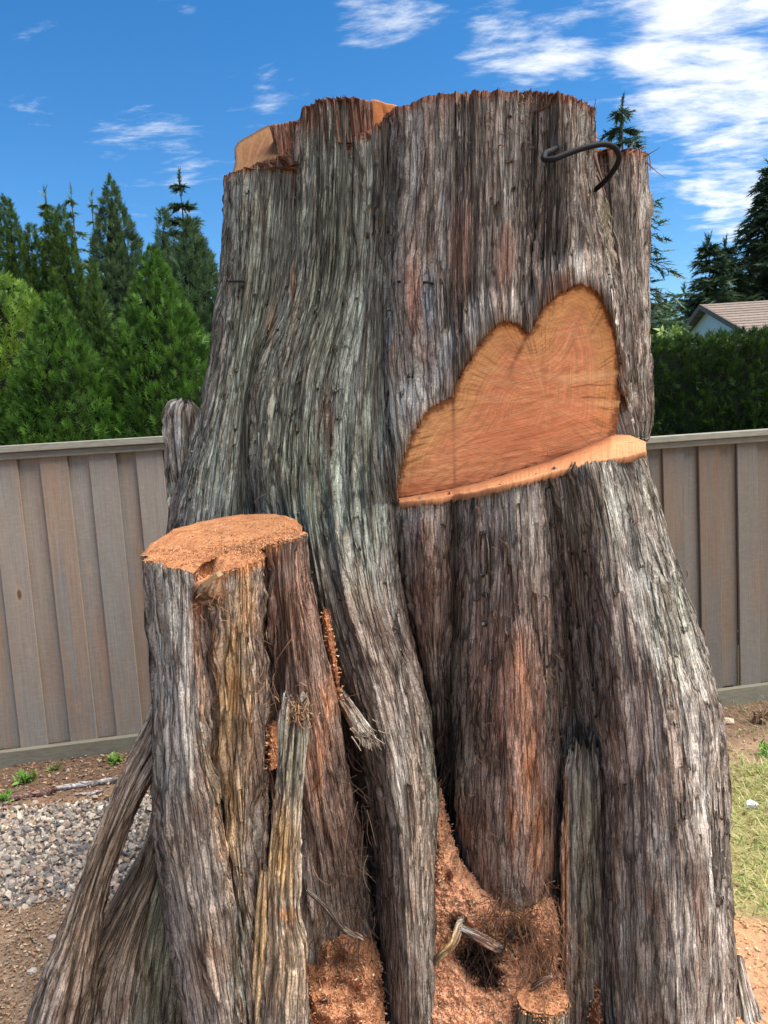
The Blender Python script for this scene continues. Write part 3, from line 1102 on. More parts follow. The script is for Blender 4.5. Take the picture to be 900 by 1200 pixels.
def conifer(label, base, h, rbase, pal, seed, group, whorls=26, arms=8, droop=0.25, start=0.12, size=0.5, power=0.85, gaps=0.1, name='conifer', cat='conifer', fill=7, lean=0.0, dens=3):
    """Layered conifer: trunk, limbs in whorls and sprays along every limb."""
    r = np.random.default_rng(seed)
    root = thing(name, label, cat, tuple(base), group)
    limbs, pos, ups, nrm, sz, key = Bag(), [], [], [], [], []
    for i in range(whorls):
        t = start + (1 - start) * (i + r.uniform(-0.3, 0.3)) / whorls
        t = min(max(t, start), 0.995)
        L0 = rbase * (1 - (t - start) / (1 - start)) ** power + 0.02 * rbase
        for j in range(arms):
            if r.random() < gaps:
                continue
            a = 2 * math.pi * (j + r.uniform(-0.4, 0.4)) / arms + i * 1.3
            L = L0 * r.uniform(0.6, 1.12)
            d = np.array((math.cos(a), math.sin(a), 0))
            q = np.linspace(0, 1, 4)
            path = np.array(base) + np.array((lean * t * h, 0, t * h)) + d * (L * q)[:, None] + np.array((0, 0, 1)) * (L * (0.28 * q - droop * 2.2 * q * q))[:, None]
            V, F, _ = tube(path, np.linspace(0.012, 0.003, 4) * h / 6, 4, caps=False)
            limbs.add(V, F, (0.09, 0.065, 0.045))
            for u in np.linspace(0.18, 1.0, fill):
                p = path[0] + (path[-1] - path[0]) * u
                p[2] = np.interp(u, q, path[:, 2])
                for sgn in (-1, 1, -1, 1)[:dens]:
                    pos.append(p + r.normal(0, 0.06 * L, 3) * np.array((1, 1, 0.8)))
                    side = np.array((-d[1], d[0], 0)) * sgn
                    ups.append(d * r.uniform(0.5, 1.0) + side * r.uniform(0.2, 1.0) + np.array((0, 0, r.uniform(-0.5, 0.35) - droop)))
                    nrm.append(np.array((0, 0, 1)) + r.normal(0, 0.5, 3))
                    sz.append(0.62 * size * (0.45 + 0.6 * L / rbase) * r.uniform(0.6, 1.2))
                    key.append(0.3 + 0.5 * u + 0.35 * math.sin(i * 2.1 + j))
    # leader
    for k in range(10):
        pos.append(np.array(base) + np.array((lean * h, 0, h * (0.93 + 0.07 * k / 10))))
        ups.append(np.array((r.normal(0, 0.35), r.normal(0, 0.35), 1)))
        nrm.append(r.normal(0, 1, 3))
        sz.append(size * 0.4)
        key.append(0.6)
    V, F, C = scatter(FROND[0], FROND[1], np.array(pos), frame(np.array(ups), np.array(nrm)), np.array(sz), clump_color(pal, len(pos), r, np.array(key)), FROND[2])
    make_mesh('crown', V, F, M_LEAF, root, C, False)
    limbs.build('limbs', M_TRUNK, root)['kind'] = 'stuff'
    trunk_part(root, base, h * 0.98, 0.018 * h)
    return root


def leafy_bush(label, base, blobs, n, pal, size, seed, group, name='bush', cat='bush', tmpl=None, upward=0.5):
    r = np.random.default_rng(seed)
    root = thing(name, label, cat, tuple(base), group)
    tmpl = tmpl or LEAFLET
    blobs = np.array(blobs, float)
    w = blobs[:, 3]**2
    k = r.choice(len(blobs), n, p=w / w.sum())
    d = r.normal(size=(n, 3))
    d /= np.linalg.norm(d, axis=1, keepdims=True)
    rr = blobs[k, 3] * (1 - np.abs(r.normal(0, 0.2, n)))
    pos = np.array(base) + blobs[k, :3] + d * rr[:, None]
    up = d + np.array((0, 0, upward)) + r.normal(0, 0.35, (n, 3))
    key = 0.45 + 0.4 * d[:, 2] * 0.3 + 0.5 * pn(pos[:, 0] * 5, pos[:, 2] * 5, seed)
    V, F, C = scatter(tmpl[0], tmpl[1], pos, frame(up, r.normal(size=(n, 3))), size * r.uniform(0.6, 1.3, n), clump_color(pal, n, r, key), tmpl[2])
    make_mesh('crown', V, F, M_LEAF, root, C, False)
    st = Bag()
    for b in blobs:
        V, F, _ = tube(np.array([(0, 0, -0.2), (b[0] * 0.4, b[1] * 0.4, b[2] * 0.5), b[:3]]) + np.array(base), (0.05, 0.035, 0.012), 6)
        st.add(V, F, (0.12, 0.08, 0.05))
    st.build('stems', M_TRUNK, root)['kind'] = 'stuff'
    return root


def at(x, y, depth):
    """Ground position and height of a point seen at a photo pixel."""
    p = P(x, y, depth)
    return float(p[0]), float(p[1]), float(p[2])


G_DARK = [(0.016, 0.038, 0.010), (0.105, 0.185, 0.036)]
G_MID = [(0.012, 0.038, 0.008), (0.140, 0.290, 0.034)]
G_BRIGHT = [(0.055, 0.13, 0.016), (0.30, 0.45, 0.055)]
G_BLUE = [(0.014, 0.034, 0.019), (0.070, 0.120, 0.055)]
G_FAR = [(0.026, 0.055, 0.026), (0.125, 0.20, 0.075)]
NEAR_G = 'cedar hedge trees behind the left fence'
COLS_G = 'columnar cedars behind the hedge trees'
FAR_G = 'tall conifers far behind the fence'


def cone_at(tip, depth, **kw):
    x, y, z = at(*tip, depth)
    return (x, y, -0.2), z + 0.2


b, h = cone_at((178, 292), 5.75)
arborvitae('large cone-shaped arborvitae with one pointed tip, right beside the stump', b, h, [(0, 0.56), (0.35, 0.62), (0.52, 0.60), (0.68, 0.46), (0.84, 0.25), (0.94, 0.1), (1, 0.015)], 11500, G_MID, 0.068, 11, NEAR_G, low=0.35)
b, h = cone_at((62, 347), 5.4)
arborvitae('smaller pointed arborvitae standing left of the large cone-shaped one', b, h, [(0, 0.5), (0.4, 0.52), (0.6, 0.46), (0.8, 0.30), (0.92, 0.13), (1, 0.02)], 9000, G_MID, 0.068, 12, NEAR_G, low=0.35)
x, y, z = at(-8, 325, 5.9)
arborvitae('bright yellow-green bushy cypress cut by the left edge of the photo', (x, y, -0.2), z + 0.2, [(0, 0.6), (0.5, 0.62), (0.75, 0.55), (0.9, 0.36), (0.97, 0.2), (1, 0.06)], 6000, G_BRIGHT, 0.09, 13, NEAR_G, lump=0.25, low=0.35)
b, h = cone_at((-70, 385), 5.3)
arborvitae('low dark green arborvitae in front of the bright cypress at the left edge', b, h, [(0, 0.5), (0.5, 0.5), (0.75, 0.4), (0.92, 0.18), (1, 0.03)], 4500, G_MID, 0.07, 14, NEAR_G, low=0.35)
for tip, d, rad, seed, lab in [((6, 233), 9.6, 0.31, 21, 'stout columnar cedar at the left edge, tallest of the dark columns'),
                               ((36, 266), 9.2, 0.24, 22, 'shorter columnar cedar leaning against the stout one at the left edge'),
                               ((58, 247), 9.4, 0.20, 23, 'slim columnar cedar, left half of the paired columns'),
                               ((71, 243), 9.1, 0.25, 24, 'slim columnar cedar, right half of the paired columns'),
                               ((108, 312), 8.6, 0.17, 25, 'small columnar cedar between the paired columns and the large cone')]:
    b, h = cone_at(tip, d)
    arborvitae(lab, b, h, [(0, rad), (0.45, rad), (0.65, rad * 0.94), (0.8, rad * 0.74), (0.92, rad * 0.42), (1, 0.03)], 7600 if rad > 0.3 else 5600 if rad > 0.19 else 3000, [(0.014, 0.036, 0.009), (0.125, 0.220, 0.034)], 0.085, seed, COLS_G, 'columnar_cedar', 0.07, 0.3)
for tip, d, rb, seed, pal, kw, lab in [
        ((52, 222), 27, 1.1, 31, G_FAR, dict(whorls=22, arms=7, gaps=0.15, size=0.8), 'slim distant conifer rising behind the slim paired columns'),
        ((82, 217), 30, 1.7, 32, G_FAR, dict(whorls=18, arms=6, gaps=0.4, size=0.8), 'sparse distant conifer with sky showing through, left of the thin-topped one'),
        ((106, 226), 28, 1.4, 33, G_FAR, dict(whorls=16, arms=6, gaps=0.42, size=0.75), 'thin-topped sparse conifer beside the dense far cone'),
        ((210, 205), 24, 1.55, 36, G_BLUE, dict(whorls=20, arms=7, gaps=0.12, size=0.95, droop=0.1, power=0.8), 'dark layered fir with a sharp top, nearest the stump on the left'),
        ((728, 116), 19, 1.35, 39, G_BLUE, dict(whorls=26, arms=7, gaps=0.28, size=0.8, power=0.55), 'tall thin conifer whose top pokes out above the stump on the right'),
        ((831, 281), 36, 2.5, 40, G_BLUE, dict(whorls=24, arms=9, gaps=0.06, size=1.5, droop=0.15, power=0.7), 'dark twin-topped conifer, left of the pair above the house roof'),
        ((850, 285), 37, 2.5, 41, G_BLUE, dict(whorls=24, arms=9, gaps=0.06, size=1.5, droop=0.15, power=0.7), 'dark conifer, right of the pair above the house roof'),
        ((802, 333), 42, 2.3, 42, G_FAR, dict(whorls=18, arms=11, gaps=0.02, size=1.0, power=0.5), 'rounded green conifer left of the house gable'),
        ((772, 345), 24, 1.4, 43, G_FAR, dict(whorls=16, arms=10, gaps=0.03, size=0.9, power=0.5), 'low dark conifer against the right side of the stump'),
        ((905, 190), 37, 2.3, 44, G_BLUE, dict(whorls=34, arms=9, gaps=0.08, size=1.6, power=0.45, droop=0.3), 'tall dark conifer cut by the right edge of the photo'),
        ((880, 318), 41, 2.6, 45, G_BLUE, dict(whorls=18, arms=9, gaps=0.05, size=1.3, power=0.5), 'low dark conifer behind the ridge of the house')]:
    b, h = cone_at(tip, d)
    conifer(lab, b, h, rb, pal, seed, FAR_G, **kw)
for tip, d, rad, n_, sz_, seed, lab in [((129, 210), 24, 1.15, 7500, 0.24, 34, 'dense broad far conifer with a smooth pointed outline'),
                                        ((190, 246), 19, 0.62, 3200, 0.24, 37, 'drooping green cedar in front of the layered fir'),
                                        ((222, 258), 17, 0.95, 7500, 0.22, 38, 'broad drooping cedar half hidden by the stump')]:
    b, h = cone_at(tip, d)
    arborvitae(lab, b, h, [(0, rad), (0.5, rad), (0.66, rad * 0.84), (0.8, rad * 0.55), (0.9, rad * 0.3), (0.96, rad * 0.13), (1, 0.03)], n_, G_FAR, sz_, seed, FAR_G, 'conifer', 0.2)
x, y, z = at(243, 420, 7.2)
leafy_bush('light green leafy bush showing between the large cone and the stump', (x, y, 0), [(0, 0, 1.4, 0.42), (0.25, 0.1, 1.7, 0.4), (-0.2, 0.1, 1.85, 0.33), (0.1, 0, 2.1, 0.3), (0.35, 0, 1.2, 0.4)], 1500, [(0.03, 0.085, 0.02), (0.13, 0.26, 0.06)], 0.09, 51, None, 'leafy_bush')
x, y, z = at(781, 385, 8.5)
leafy_bush('pale yellow-green shrub peeping over the end of the clipped hedge', (x, y, 0), [(0, 0, 2.25, 0.26), (0.2, 0, 2.15, 0.25), (-0.25, 0, 2.1, 0.28), (0, 0, 1.7, 0.4)], 900, [(0.10, 0.17, 0.03), (0.33, 0.42, 0.10)], 0.09, 52, None, 'shrub')


# clipped hedge on the right
def hedge():
    r = np.random.default_rng(77)
    x0, x1, y0, y1 = 1.2, 9.5, 6.0, 7.3
    root = thing('clipped_hedge', 'tall flat-topped dark green clipped hedge behind the right fence', 'hedge', (5, 6.6, -0.2))
    top = lambda x: 2.185 + 0.03 * (x - 2.3) + 0.02 * pn(x * 3, 0.5, 5)
    n = 12500
    x = np.where(r.random(n) < 0.72, r.uniform(x0, 4.6, n), r.uniform(4.6, x1, n))
    pos, up, nrm = np.empty((n, 3)), np.empty((n, 3)), r.normal(0, 0.9, (n, 3))
    f = r.random(n) < 0.68
    dz = 1 - np.abs(r.normal(0, 0.03, n))
    zf = 1.15 + (top(x) - 1.15) * r.random(n)
    bump = 0.05 * pn(x * 4, zf * 4, 6) + 0.03 * pn(x * 11, zf * 11, 7)
    pos[:] = np.stack([x, np.where(f, y0 + bump + np.abs(r.normal(0, 0.05, n)), r.uniform(y0, y1, n)),
                       np.where(f, zf, top(x) - np.abs(r.normal(0, 0.035, n)) + 0.03 * pn(x * 5, 3.3, 8))], -1)
    up[:] = np.where(f[:, None], np.array((0, -0.75, 0.75)), np.array((0, -0.1, 1.0))) + r.normal(0, 0.38, (n, 3))
    key = 0.5 + 0.5 * pn(pos[:, 0] * 5, pos[:, 2] * 5 + pos[:, 1] * 5, 9)
    V, F, C = scatter(ARBOR[0], ARBOR[1], pos, frame(up, nrm), 0.072 * r.uniform(0.6, 1.3, n), clump_color([(0.008, 0.022, 0.006), (0.078, 0.150, 0.024)], n, r, key), ARBOR[2])
    make_mesh('foliage', V, F, M_LEAF, root, C, False)
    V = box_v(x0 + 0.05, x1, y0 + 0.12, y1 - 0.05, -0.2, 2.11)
    make_mesh('dark_core', V, BOX_F, M_LEAF, root, np.broadcast_to((0.014, 0.022, 0.009), V.shape), False)  # plain box behind the sprays, its dark colour stands in for inner shade


hedge()


# house beyond the hedge
def house():
    root = thing('house', 'pale blue house with a brown shingle gable roof behind the clipped hedge', 'house', (16, 30, 0))
    xg, yr, zr, hd, pitch, L = 12.95, 30.0, 5.66, 4.0, 0.40, 16.0
    ze = zr - hd * pitch
    V = np.array([(xg, yr - hd, 0), (xg, yr + hd, 0), (xg, yr + hd, ze), (xg, yr, zr - 0.12), (xg, yr - hd, ze),
                  (xg + L, yr - hd, 0), (xg + L, yr + hd, 0), (xg + L, yr + hd, ze), (xg + L, yr, zr - 0.12), (xg + L, yr - hd, ze)])
    F4 = np.array([(0, 4, 9, 5), (1, 6, 7, 2), (0, 1, 2, 4), (5, 9, 7, 6), (0, 5, 6, 1)])
    F3 = np.array([(4, 2, 3), (9, 8, 7)])
    make_mesh('wall', V, [F4, F3], M_WALL, root, np.broadcast_to((0.52, 0.60, 0.68), V.shape), False)
    courses = 14
    for sgn in (-1, 1):
        bag = Bag()
        for k in range(courses):                                   # overlapping shingle courses from eave to ridge
            a, b2 = k / courses * 1.0, (k + 1.25) / courses
            h0, h1 = (hd + 0.45) * (1 - a), max((hd + 0.45) * (1 - b2), 0)
            Vb = []
            for x in (xg - 0.35, xg + L + 0.3):
                for hh, lift in ((h0, 0.05), (h1, 0.015)):
                    for t in (0, -0.05):
                        Vb.append((x, yr + sgn * hh, zr - hh * pitch + lift + t))
            cc = np.array((0.235, 0.185, 0.15)) * (0.9 + 0.2 * ((k * 37) % 10) / 10)
            bag.add(Vb, BOX_F, cc)
        rf = bag.build('roof', M_ROOF, root, False)
        # barge board along the gable
        q = np.array([(0, hd + 0.45), (0, 0)])
        Vb = []
        for x in (xg - 0.40, xg - 0.355):
            for hh in (hd + 0.5, 0):
                for t in (0.0, -0.2):
                    Vb.append((x, yr + sgn * hh, zr - hh * pitch + t + 0.03))
        make_mesh('barge_board', np.array(Vb), BOX_F, M_WALL, root, np.broadcast_to((0.16, 0.12, 0.11), (8, 3)), False)


house()

# ------------------------------------------------------------------ the cedar stump
stump = thing('cedar_stump', 'huge sawn-off old cedar stump with fluted grey bark and an orange heart-shaped notch', 'tree stump', (0.05, 2.5, -0.1))


def bark_relief(s, t, seed, amp=1.0, coarse=1.0):
    """Height of stringy cedar bark (metres) over s across / t along the fibres, plus masks for its colour."""
    w = 0.016 * pn(s * 5, t * 0.8, seed) + 0.006 * pn(s * 13, t * 2.0, seed + 1) + 0.0022 * pn(s * 40, t * 9, seed + 2)
    q = s + w
    a1 = np.abs(pn(q * 22 * coarse, t * 1.5, seed + 3))
    a2 = np.abs(pn(q * 42 * coarse, t * 3.0, seed + 4))
    a3 = np.abs(pn(q * 105 * coarse, t * 6.5, seed + 5))
    gate = sstep(-0.35, 0.15, pn(s * 9, t * 2.2, seed + 6))
    f1 = np.exp(-(a1 / 0.12)**2) * (0.45 + 0.55 * gate)
    f2 = np.exp(-(a2 / 0.13)**2) * (0.4 + 0.6 * sstep(-0.3, 0.25, pn(s * 17, t * 4, seed + 7)))
    f3 = np.exp(-(a3 / 0.11)**2)
    # layered plates: the outer bark has come away in ragged strips
    pl = pn(q * 17, t * 2.2, seed + 8) + 0.45 * pn(q * 42, t * 6, seed + 9) + 0.18 * pn(q * 90, t * 26, seed + 10)
    e1, e2 = sstep(-0.20, -0.17, pl), sstep(0.16, 0.19, pl)
    fine = pn(q * 210, t * 14, seed + 11)
    rough = pn(s * 75, t * 60, seed + 12)
    h = (-0.0150 * f1 - 0.0080 * f2 - 0.0026 * f3 + 0.0055 * e1 + 0.0050 * e2 + 0.0010 * fine + 0.0009 * rough
         + 0.010 * pn(s * 8, t * 1.6, seed + 13) + 0.0045 * pn(s * 22, t * 5, seed + 14))
    return h * amp, dict(furrow=np.clip(f1 + 0.6 * f2 + 0.22 * f3, 0, 1), inner=1 - e1, outer=e2, fine=fine, rough=rough, pl=pl)


GREY, LICHEN, REDB, DEEP, INNER = (0.325, 0.292, 0.252), (0.262, 0.295, 0.225), (0.275, 0.150, 0.102), (0.070, 0.050, 0.038), (0.225, 0.165, 0.128)


def gauss(px, py, blobs):
    z = np.zeros_like(px)
    for cx, cy, rx, ry, wgt in blobs:
        z = np.maximum(z, wgt * np.exp(-((px - cx) / rx)**2 - ((py - cy) / ry)**2))
    return z


def bark_color(m, s, t, px, py, zones, seed):
    """Weathered grey outer bark, brown furrows, red-brown where strips have come off, lichen."""
    c = np.empty(px.shape + (3,))
    c[:] = GREY
    v = pn(s * 20, t * 1.8, seed + 40) + 0.6 * pn(s * 60, t * 5, seed + 41)
    c = c * (1 + 0.20 * v + 0.16 * m['fine'])[..., None]
    c = mixc(c, (0.30, 0.225, 0.18), sstep(0.05, 0.5, pn(s * 11, t * 1.3, seed + 42)) * 0.65)
    c = mixc(c, INNER, m['inner'] * 0.75)
    c = mixc(c, (0.34, 0.312, 0.272), m['outer'] * 0.4)
    if 'cool' in zones:
        c = mixc(c, (0.262, 0.270, 0.236), np.clip(gauss(px, py, zones['cool']) * 1.2, 0, 1) * 0.85)
    tex = 0.5 + 0.8 * pn(s * 34, t * 12, seed + 43) + 0.5 * pn(s * 90, t * 70, seed + 44)
    for key, col, soft in (('lichen', LICHEN, 1.0), ('pale', (0.345, 0.325, 0.285), 0.9), ('red', REDB, 0.9), ('dark', (0.085, 0.06, 0.048), 0.9), ('orange', (0.52, 0.215, 0.085), 0.95),
                           ('ochre', (0.43, 0.265, 0.11), 0.95), ('olive', (0.185, 0.175, 0.10), 0.85), ('brown', (0.27, 0.19, 0.13), 0.9), ('blue', (0.17, 0.205, 0.235), 0.9)):
        if key in zones:
            z = gauss(px, py, zones[key])
            gate = np.clip(z * 1.35 - 0.35 * (1 - np.clip(tex, 0, 1)), 0, 1)
            c = mixc(c, np.array(col), gate * soft)
    c = c * (1 + 0.18 * m['fine'] + 0.12 * m['rough'])[..., None]
    speck = sstep(0.38, 0.5, pn(s * 120, t * 110, seed + 45)) * sstep(-0.1, 0.3, pn(s * 8, t * 5, seed + 46))
    c = mixc(c, (0.30, 0.335, 0.28), speck * 0.55)
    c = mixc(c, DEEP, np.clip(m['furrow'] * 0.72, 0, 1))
    return c


def sheet(rows, X, Y, ytop, nu, nv, ybot, backdepth, nback, seed, backrise=0.0):
    """Closed fluted column from a net of fibre lines: rows = photo heights, X/Y = pixel and depth of each line per row."""
    X, Y = np.array(X, float).T, np.array(Y, float).T               # (rows, cols)
    net = P(X, np.array(rows, float)[:, None], Y)
    sp = np.linalg.norm(np.diff(net, axis=1), axis=2).mean(0)
    u = np.concatenate(([0], np.cumsum(sp)))
    uq = np.linspace(0, u[-1], nu)
    C = np.stack([hermite(u, net[k], uq) for k in range(len(rows))])      # (rows, nu, 3)
    pxc = np.interp(uq, u, X[0])
    yt = np.interp(pxc, *np.array(ytop, float).T)
    jag = 1.2 * pn(uq * 60, 0.3, seed) + 1.1 * pn(uq * 170, 0.7, seed + 1)
    yt = yt + jag
    Q = yt[None, :] + (ybot - yt)[None, :] * np.linspace(0, 1, nv)[:, None]
    G = hermite_cols(rows, C, Q)
    px, py = to_px(G)
    # the side away from the camera, a half ellipse joined on at both silhouettes
    A, B = G[:, -1], G[:, 0]
    ph = np.linspace(0, math.pi, nback + 2)[1:-1]
    cen, a = (A + B) / 2, (A - B) / 2
    Gb = cen[:, None] + a[:, None] * np.cos(ph)[None, :, None] + np.array((0, 1.0, 0)) * (backdepth * np.sin(ph))[None, :, None]
    Gb[..., 2] += backrise * np.sin(ph)[None] ** 0.7 * (1 - np.linspace(0, 1, nv))[:, None] ** 2
    full = np.concatenate([G, Gb], 1)
    s = np.concatenate([uq, u[-1] + np.linspace(0, 1, nback) * 2.2])
    al = np.concatenate([np.zeros((1, full.shape[1])), np.cumsum(np.linalg.norm(np.diff(full, axis=0), axis=2), 0)])
    iref = nv // 3
    t = al - al[iref:iref + 1]
    n = grid_normals(full)
    return dict(G=full, N=n, s=np.broadcast_to(s, t.shape), t=t, px=np.concatenate([px, np.full((nv, nback), -999.0)], 1),
                py=np.concatenate([py, np.tile(py[:, -1:], (1, nback))], 1), nu=nu, u=uq)


# --- fibre lines of the main trunk: (pixel x per row), (depth per row)
ROWS = [95, 215, 330, 460, 590, 700, 820, 940, 1060, 1200, 1330, 1480]
LINES = [
    ([276, 268, 261, 240, 207, 196, 192, 190, 186, 184, 182], [2.64, 2.64, 2.63, 2.62, 2.60, 2.60, 2.6, 2.6, 2.6, 2.6, 2.6]),
    ([281, 273, 266, 246, 215, 203, 199, 197, 194, 192, 190], [2.50, 2.50, 2.49, 2.47, 2.44, 2.42, 2.4, 2.4, 2.4, 2.4, 2.4]),
    ([293, 287, 279, 261, 236, 226, 222, 220, 216, 214, 212], [2.42, 2.42, 2.41, 2.38, 2.34, 2.32, 2.3, 2.3, 2.3, 2.3, 2.3]),
    ([318, 312, 303, 283, 270, 264, 260, 258, 255, 254, 253], [2.38, 2.38, 2.37, 2.33, 2.30, 2.28, 2.3, 2.3, 2.3, 2.3, 2.3]),
    ([338, 335, 325, 294, 292, 296, 300, 303, 305, 305, 305], [2.41, 2.41, 2.40, 2.36, 2.34, 2.34, 2.38, 2.4, 2.4, 2.4, 2.4]),
    ([347, 346, 336, 300, 298, 310, 322, 330, 332, 332, 332], [2.44, 2.44, 2.43, 2.38, 2.36, 2.36, 2.42, 2.45, 2.45, 2.45, 2.45]),
    ([354, 354, 346, 312, 308, 334, 362, 378, 380, 380, 380], [2.33, 2.33, 2.33, 2.30, 2.27, 2.27, 2.36, 2.42, 2.45, 2.45, 2.45]),
    ([383, 383, 376, 345, 340, 366, 405, 428, 436, 440, 442], [2.27, 2.27, 2.25, 2.21, 2.17, 2.16, 2.17, 2.2, 2.2, 2.2, 2.2]),
    ([408, 407, 400, 370, 366, 386, 420, 447, 456, 460, 464], [2.29, 2.29, 2.28, 2.23, 2.18, 2.12, 2.05, 2.0, 1.96, 1.92, 1.9]),
    ([416, 416, 408, 380, 377, 397, 432, 458, 466, 470, 474], [2.33, 2.33, 2.33, 2.28, 2.22, 2.13, 2.03, 1.95, 1.90, 1.86, 1.84]),
    ([424, 424, 417, 393, 391, 408, 443, 468, 475, 480, 484], [2.28, 2.28, 2.27, 2.22, 2.17, 2.09, 2.00, 1.91, 1.87, 1.83, 1.81]),
    ([437, 437, 431, 416, 416, 430, 463, 484, 489, 495, 498], [2.25, 2.25, 2.24, 2.18, 2.14, 2.07, 1.99, 1.91, 1.87, 1.83, 1.81]),
    ([450, 450, 445, 440, 446, 456, 484, 499, 501, 507, 512], [2.26, 2.26, 2.24, 2.20, 2.16, 2.10, 2.04, 1.97, 1.93, 1.90, 1.88]),
    ([456, 456, 451, 450, 458, 467, 495, 505, 506, 512, 517], [2.31, 2.31, 2.29, 2.26, 2.24, 2.26, 2.3, 2.32, 2.32, 2.3, 2.3]),
    ([463, 463, 457, 458, 466, 474, 500, 509, 511, 516, 521], [2.22, 2.22, 2.21, 2.19, 2.19, 2.22, 2.36, 2.48, 2.5, 2.5, 2.5]),
    ([476, 476, 470, 474, 481, 486, 506, 513, 515, 520, 525], [2.18, 2.17, 2.17, 2.15, 2.14, 2.16, 2.25, 2.38, 2.46, 2.48, 2.48]),
    ([500, 499, 495, 501, 507, 509, 516, 519, 522, 526, 530], [2.15, 2.15, 2.14, 2.12, 2.12, 2.13, 2.22, 2.36, 2.46, 2.48, 2.48]),
    ([524, 523, 520, 525, 525, 525, 526, 526, 528, 532, 536], [2.13, 2.13, 2.12, 2.12, 2.15, 2.19, 2.26, 2.36, 2.42, 2.45, 2.45]),
    ([534, 533, 531, 534, 534, 534, 533, 532, 534, 538, 542], [2.13, 2.13, 2.12, 2.125, 2.16, 2.20, 2.26, 2.33, 2.36, 2.38, 2.38]),
    ([544, 544, 542, 545, 543, 542, 540, 538, 541, 545, 549], [2.115, 2.115, 2.105, 2.09, 2.10, 2.14, 2.17, 2.18, 2.20, 2.22, 2.22]),
    ([562, 562, 560, 566, 565, 565, 563, 562, 564, 568, 571], [2.10, 2.10, 2.09, 2.06, 2.04, 2.05, 2.06, 2.06, 2.07, 2.09, 2.09]),
    ([588, 588, 587, 593, 597, 599, 600, 601, 602, 604, 606], [2.09, 2.09, 2.08, 2.045, 2.00, 1.99, 1.99, 1.99, 2.00, 2.02, 2.02]),
    ([612, 612, 609, 614, 628, 634, 638, 640, 641, 642, 642], [2.10, 2.10, 2.09, 2.06, 2.02, 2.02, 2.03, 2.04, 2.05, 2.07, 2.07]),
    ([622, 621, 616, 622, 643, 652, 657, 660, 662, 663, 663], [2.11, 2.11, 2.10, 2.075, 2.06, 2.10, 2.12, 2.14, 2.15, 2.17, 2.17]),
    ([630, 629, 623, 629, 652, 663, 674, 684, 688, 690, 690], [2.11, 2.11, 2.115, 2.085, 2.08, 2.12, 2.15, 2.17, 2.19, 2.2, 2.2]),
    ([638, 637, 632, 638, 660, 672, 684, 697, 702, 706, 708], [2.095, 2.095, 2.09, 2.06, 2.045, 2.085, 2.11, 2.13, 2.13, 2.14, 2.14]),
    ([646, 646, 644, 650, 674, 688, 700, 708, 711, 715, 717], [2.085, 2.085, 2.08, 2.045, 2.04, 2.07, 2.07, 2.05, 2.02, 2.0, 2.0]),
    ([662, 662, 662, 673, 702, 718, 732, 738, 740, 743, 745], [2.08, 2.08, 2.07, 2.03, 1.97, 1.94, 1.91, 1.88, 1.86, 1.84, 1.83]),
    ([678, 679, 682, 697, 731, 753, 773, 783, 788, 790, 791], [2.10, 2.10, 2.09, 2.07, 2.00, 1.94, 1.88, 1.83, 1.80, 1.78, 1.77]),
    ([687, 689, 700, 714, 752, 783, 813, 828, 836, 839, 842], [2.15, 2.15, 2.15, 2.13, 2.08, 2.02, 1.96, 1.90, 1.87, 1.86, 1.85]),
    ([690, 693, 709, 722, 763, 797, 832, 845, 852, 858, 864], [2.22, 2.22, 2.19, 2.185, 2.17, 2.12, 2.07, 2.02, 2.0, 2.0, 2.0]),
    ([692, 697, 714, 727, 768, 803, 837, 849, 856, 863, 870], [2.36, 2.36, 2.24, 2.22, 2.28, 2.24, 2.19, 2.15, 2.14, 2.12, 2.12]),
    ([700, 704, 720, 733, 766, 800, 834, 846, 853, 858, 862], [2.40, 2.40, 2.34, 2.31, 2.40, 2.38, 2.35, 2.32, 2.3, 2.3, 2.3]),
    ([716, 718, 729, 742, 760, 792, 826, 838, 845, 850, 854], [2.38, 2.38, 2.37, 2.38, 2.48, 2.5, 2.5, 2.5, 2.5, 2.5, 2.5]),
    ([742, 742, 746, 754, 756, 780, 812, 824, 830, 834, 838], [2.42, 2.42, 2.42, 2.44, 2.58, 2.62, 2.64, 2.66, 2.66, 2.66, 2.66]),
    ([757, 758, 759, 763, 752, 768, 796, 806, 812, 816, 820], [2.60, 2.60, 2.60, 2.60, 2.70, 2.76, 2.8, 2.8, 2.8, 2.8, 2.8]),
]
LINES = [(x_ + [x_[-1] + (x_[-1] - x_[-2]) * 0.9], y_ + [y_[-1]]) for x_, y_ in LINES]      # down below the ground
YTOP = [(276, 206), (300, 194), (331, 184), (340, 172), (347, 146), (352, 128), (375, 117), (400, 113), (414, 114), (416, 161), (440, 144), (465, 127), (500, 113), (560, 107), (625, 106), (668, 112),
        (686, 124), (690, 130), (692, 176), (700, 175), (745, 175), (757, 179)]
YT_ = np.array([l[1] for l in LINES])                              # the flutes of the upper trunk are shallow
sm_ = (np.roll(YT_, 1, 0) + YT_ + np.roll(YT_, -1, 0) + np.roll(YT_, 2, 0) + np.roll(YT_, -2, 0)) / 5
kf_ = np.zeros_like(YT_)
kf_[3:14] = np.array([0.55, 0.55, 0.55, 0.5, 0.45, 0.3, 0, 0, 0, 0, 0, 0])
YT_ = lerp(YT_, sm_, kf_)
NU, NV, NB = 770, 570, 26
T = sheet(ROWS, [l[0] for l in LINES], YT_, YTOP, NU, NV, 1440, 0.75, NB, 101)
TG, TN, TS, TT, TPX, TPY = T['G'], T['N'], T['s'], T['t'], T['px'], T['py']

# ragged, deeper grooves and a swelling for every fibre bundle
relief, masks = bark_relief(TS, TT, 200)
calm = sstep(940, 1060, TPY) * 0.35
relief = relief * (1 - calm)
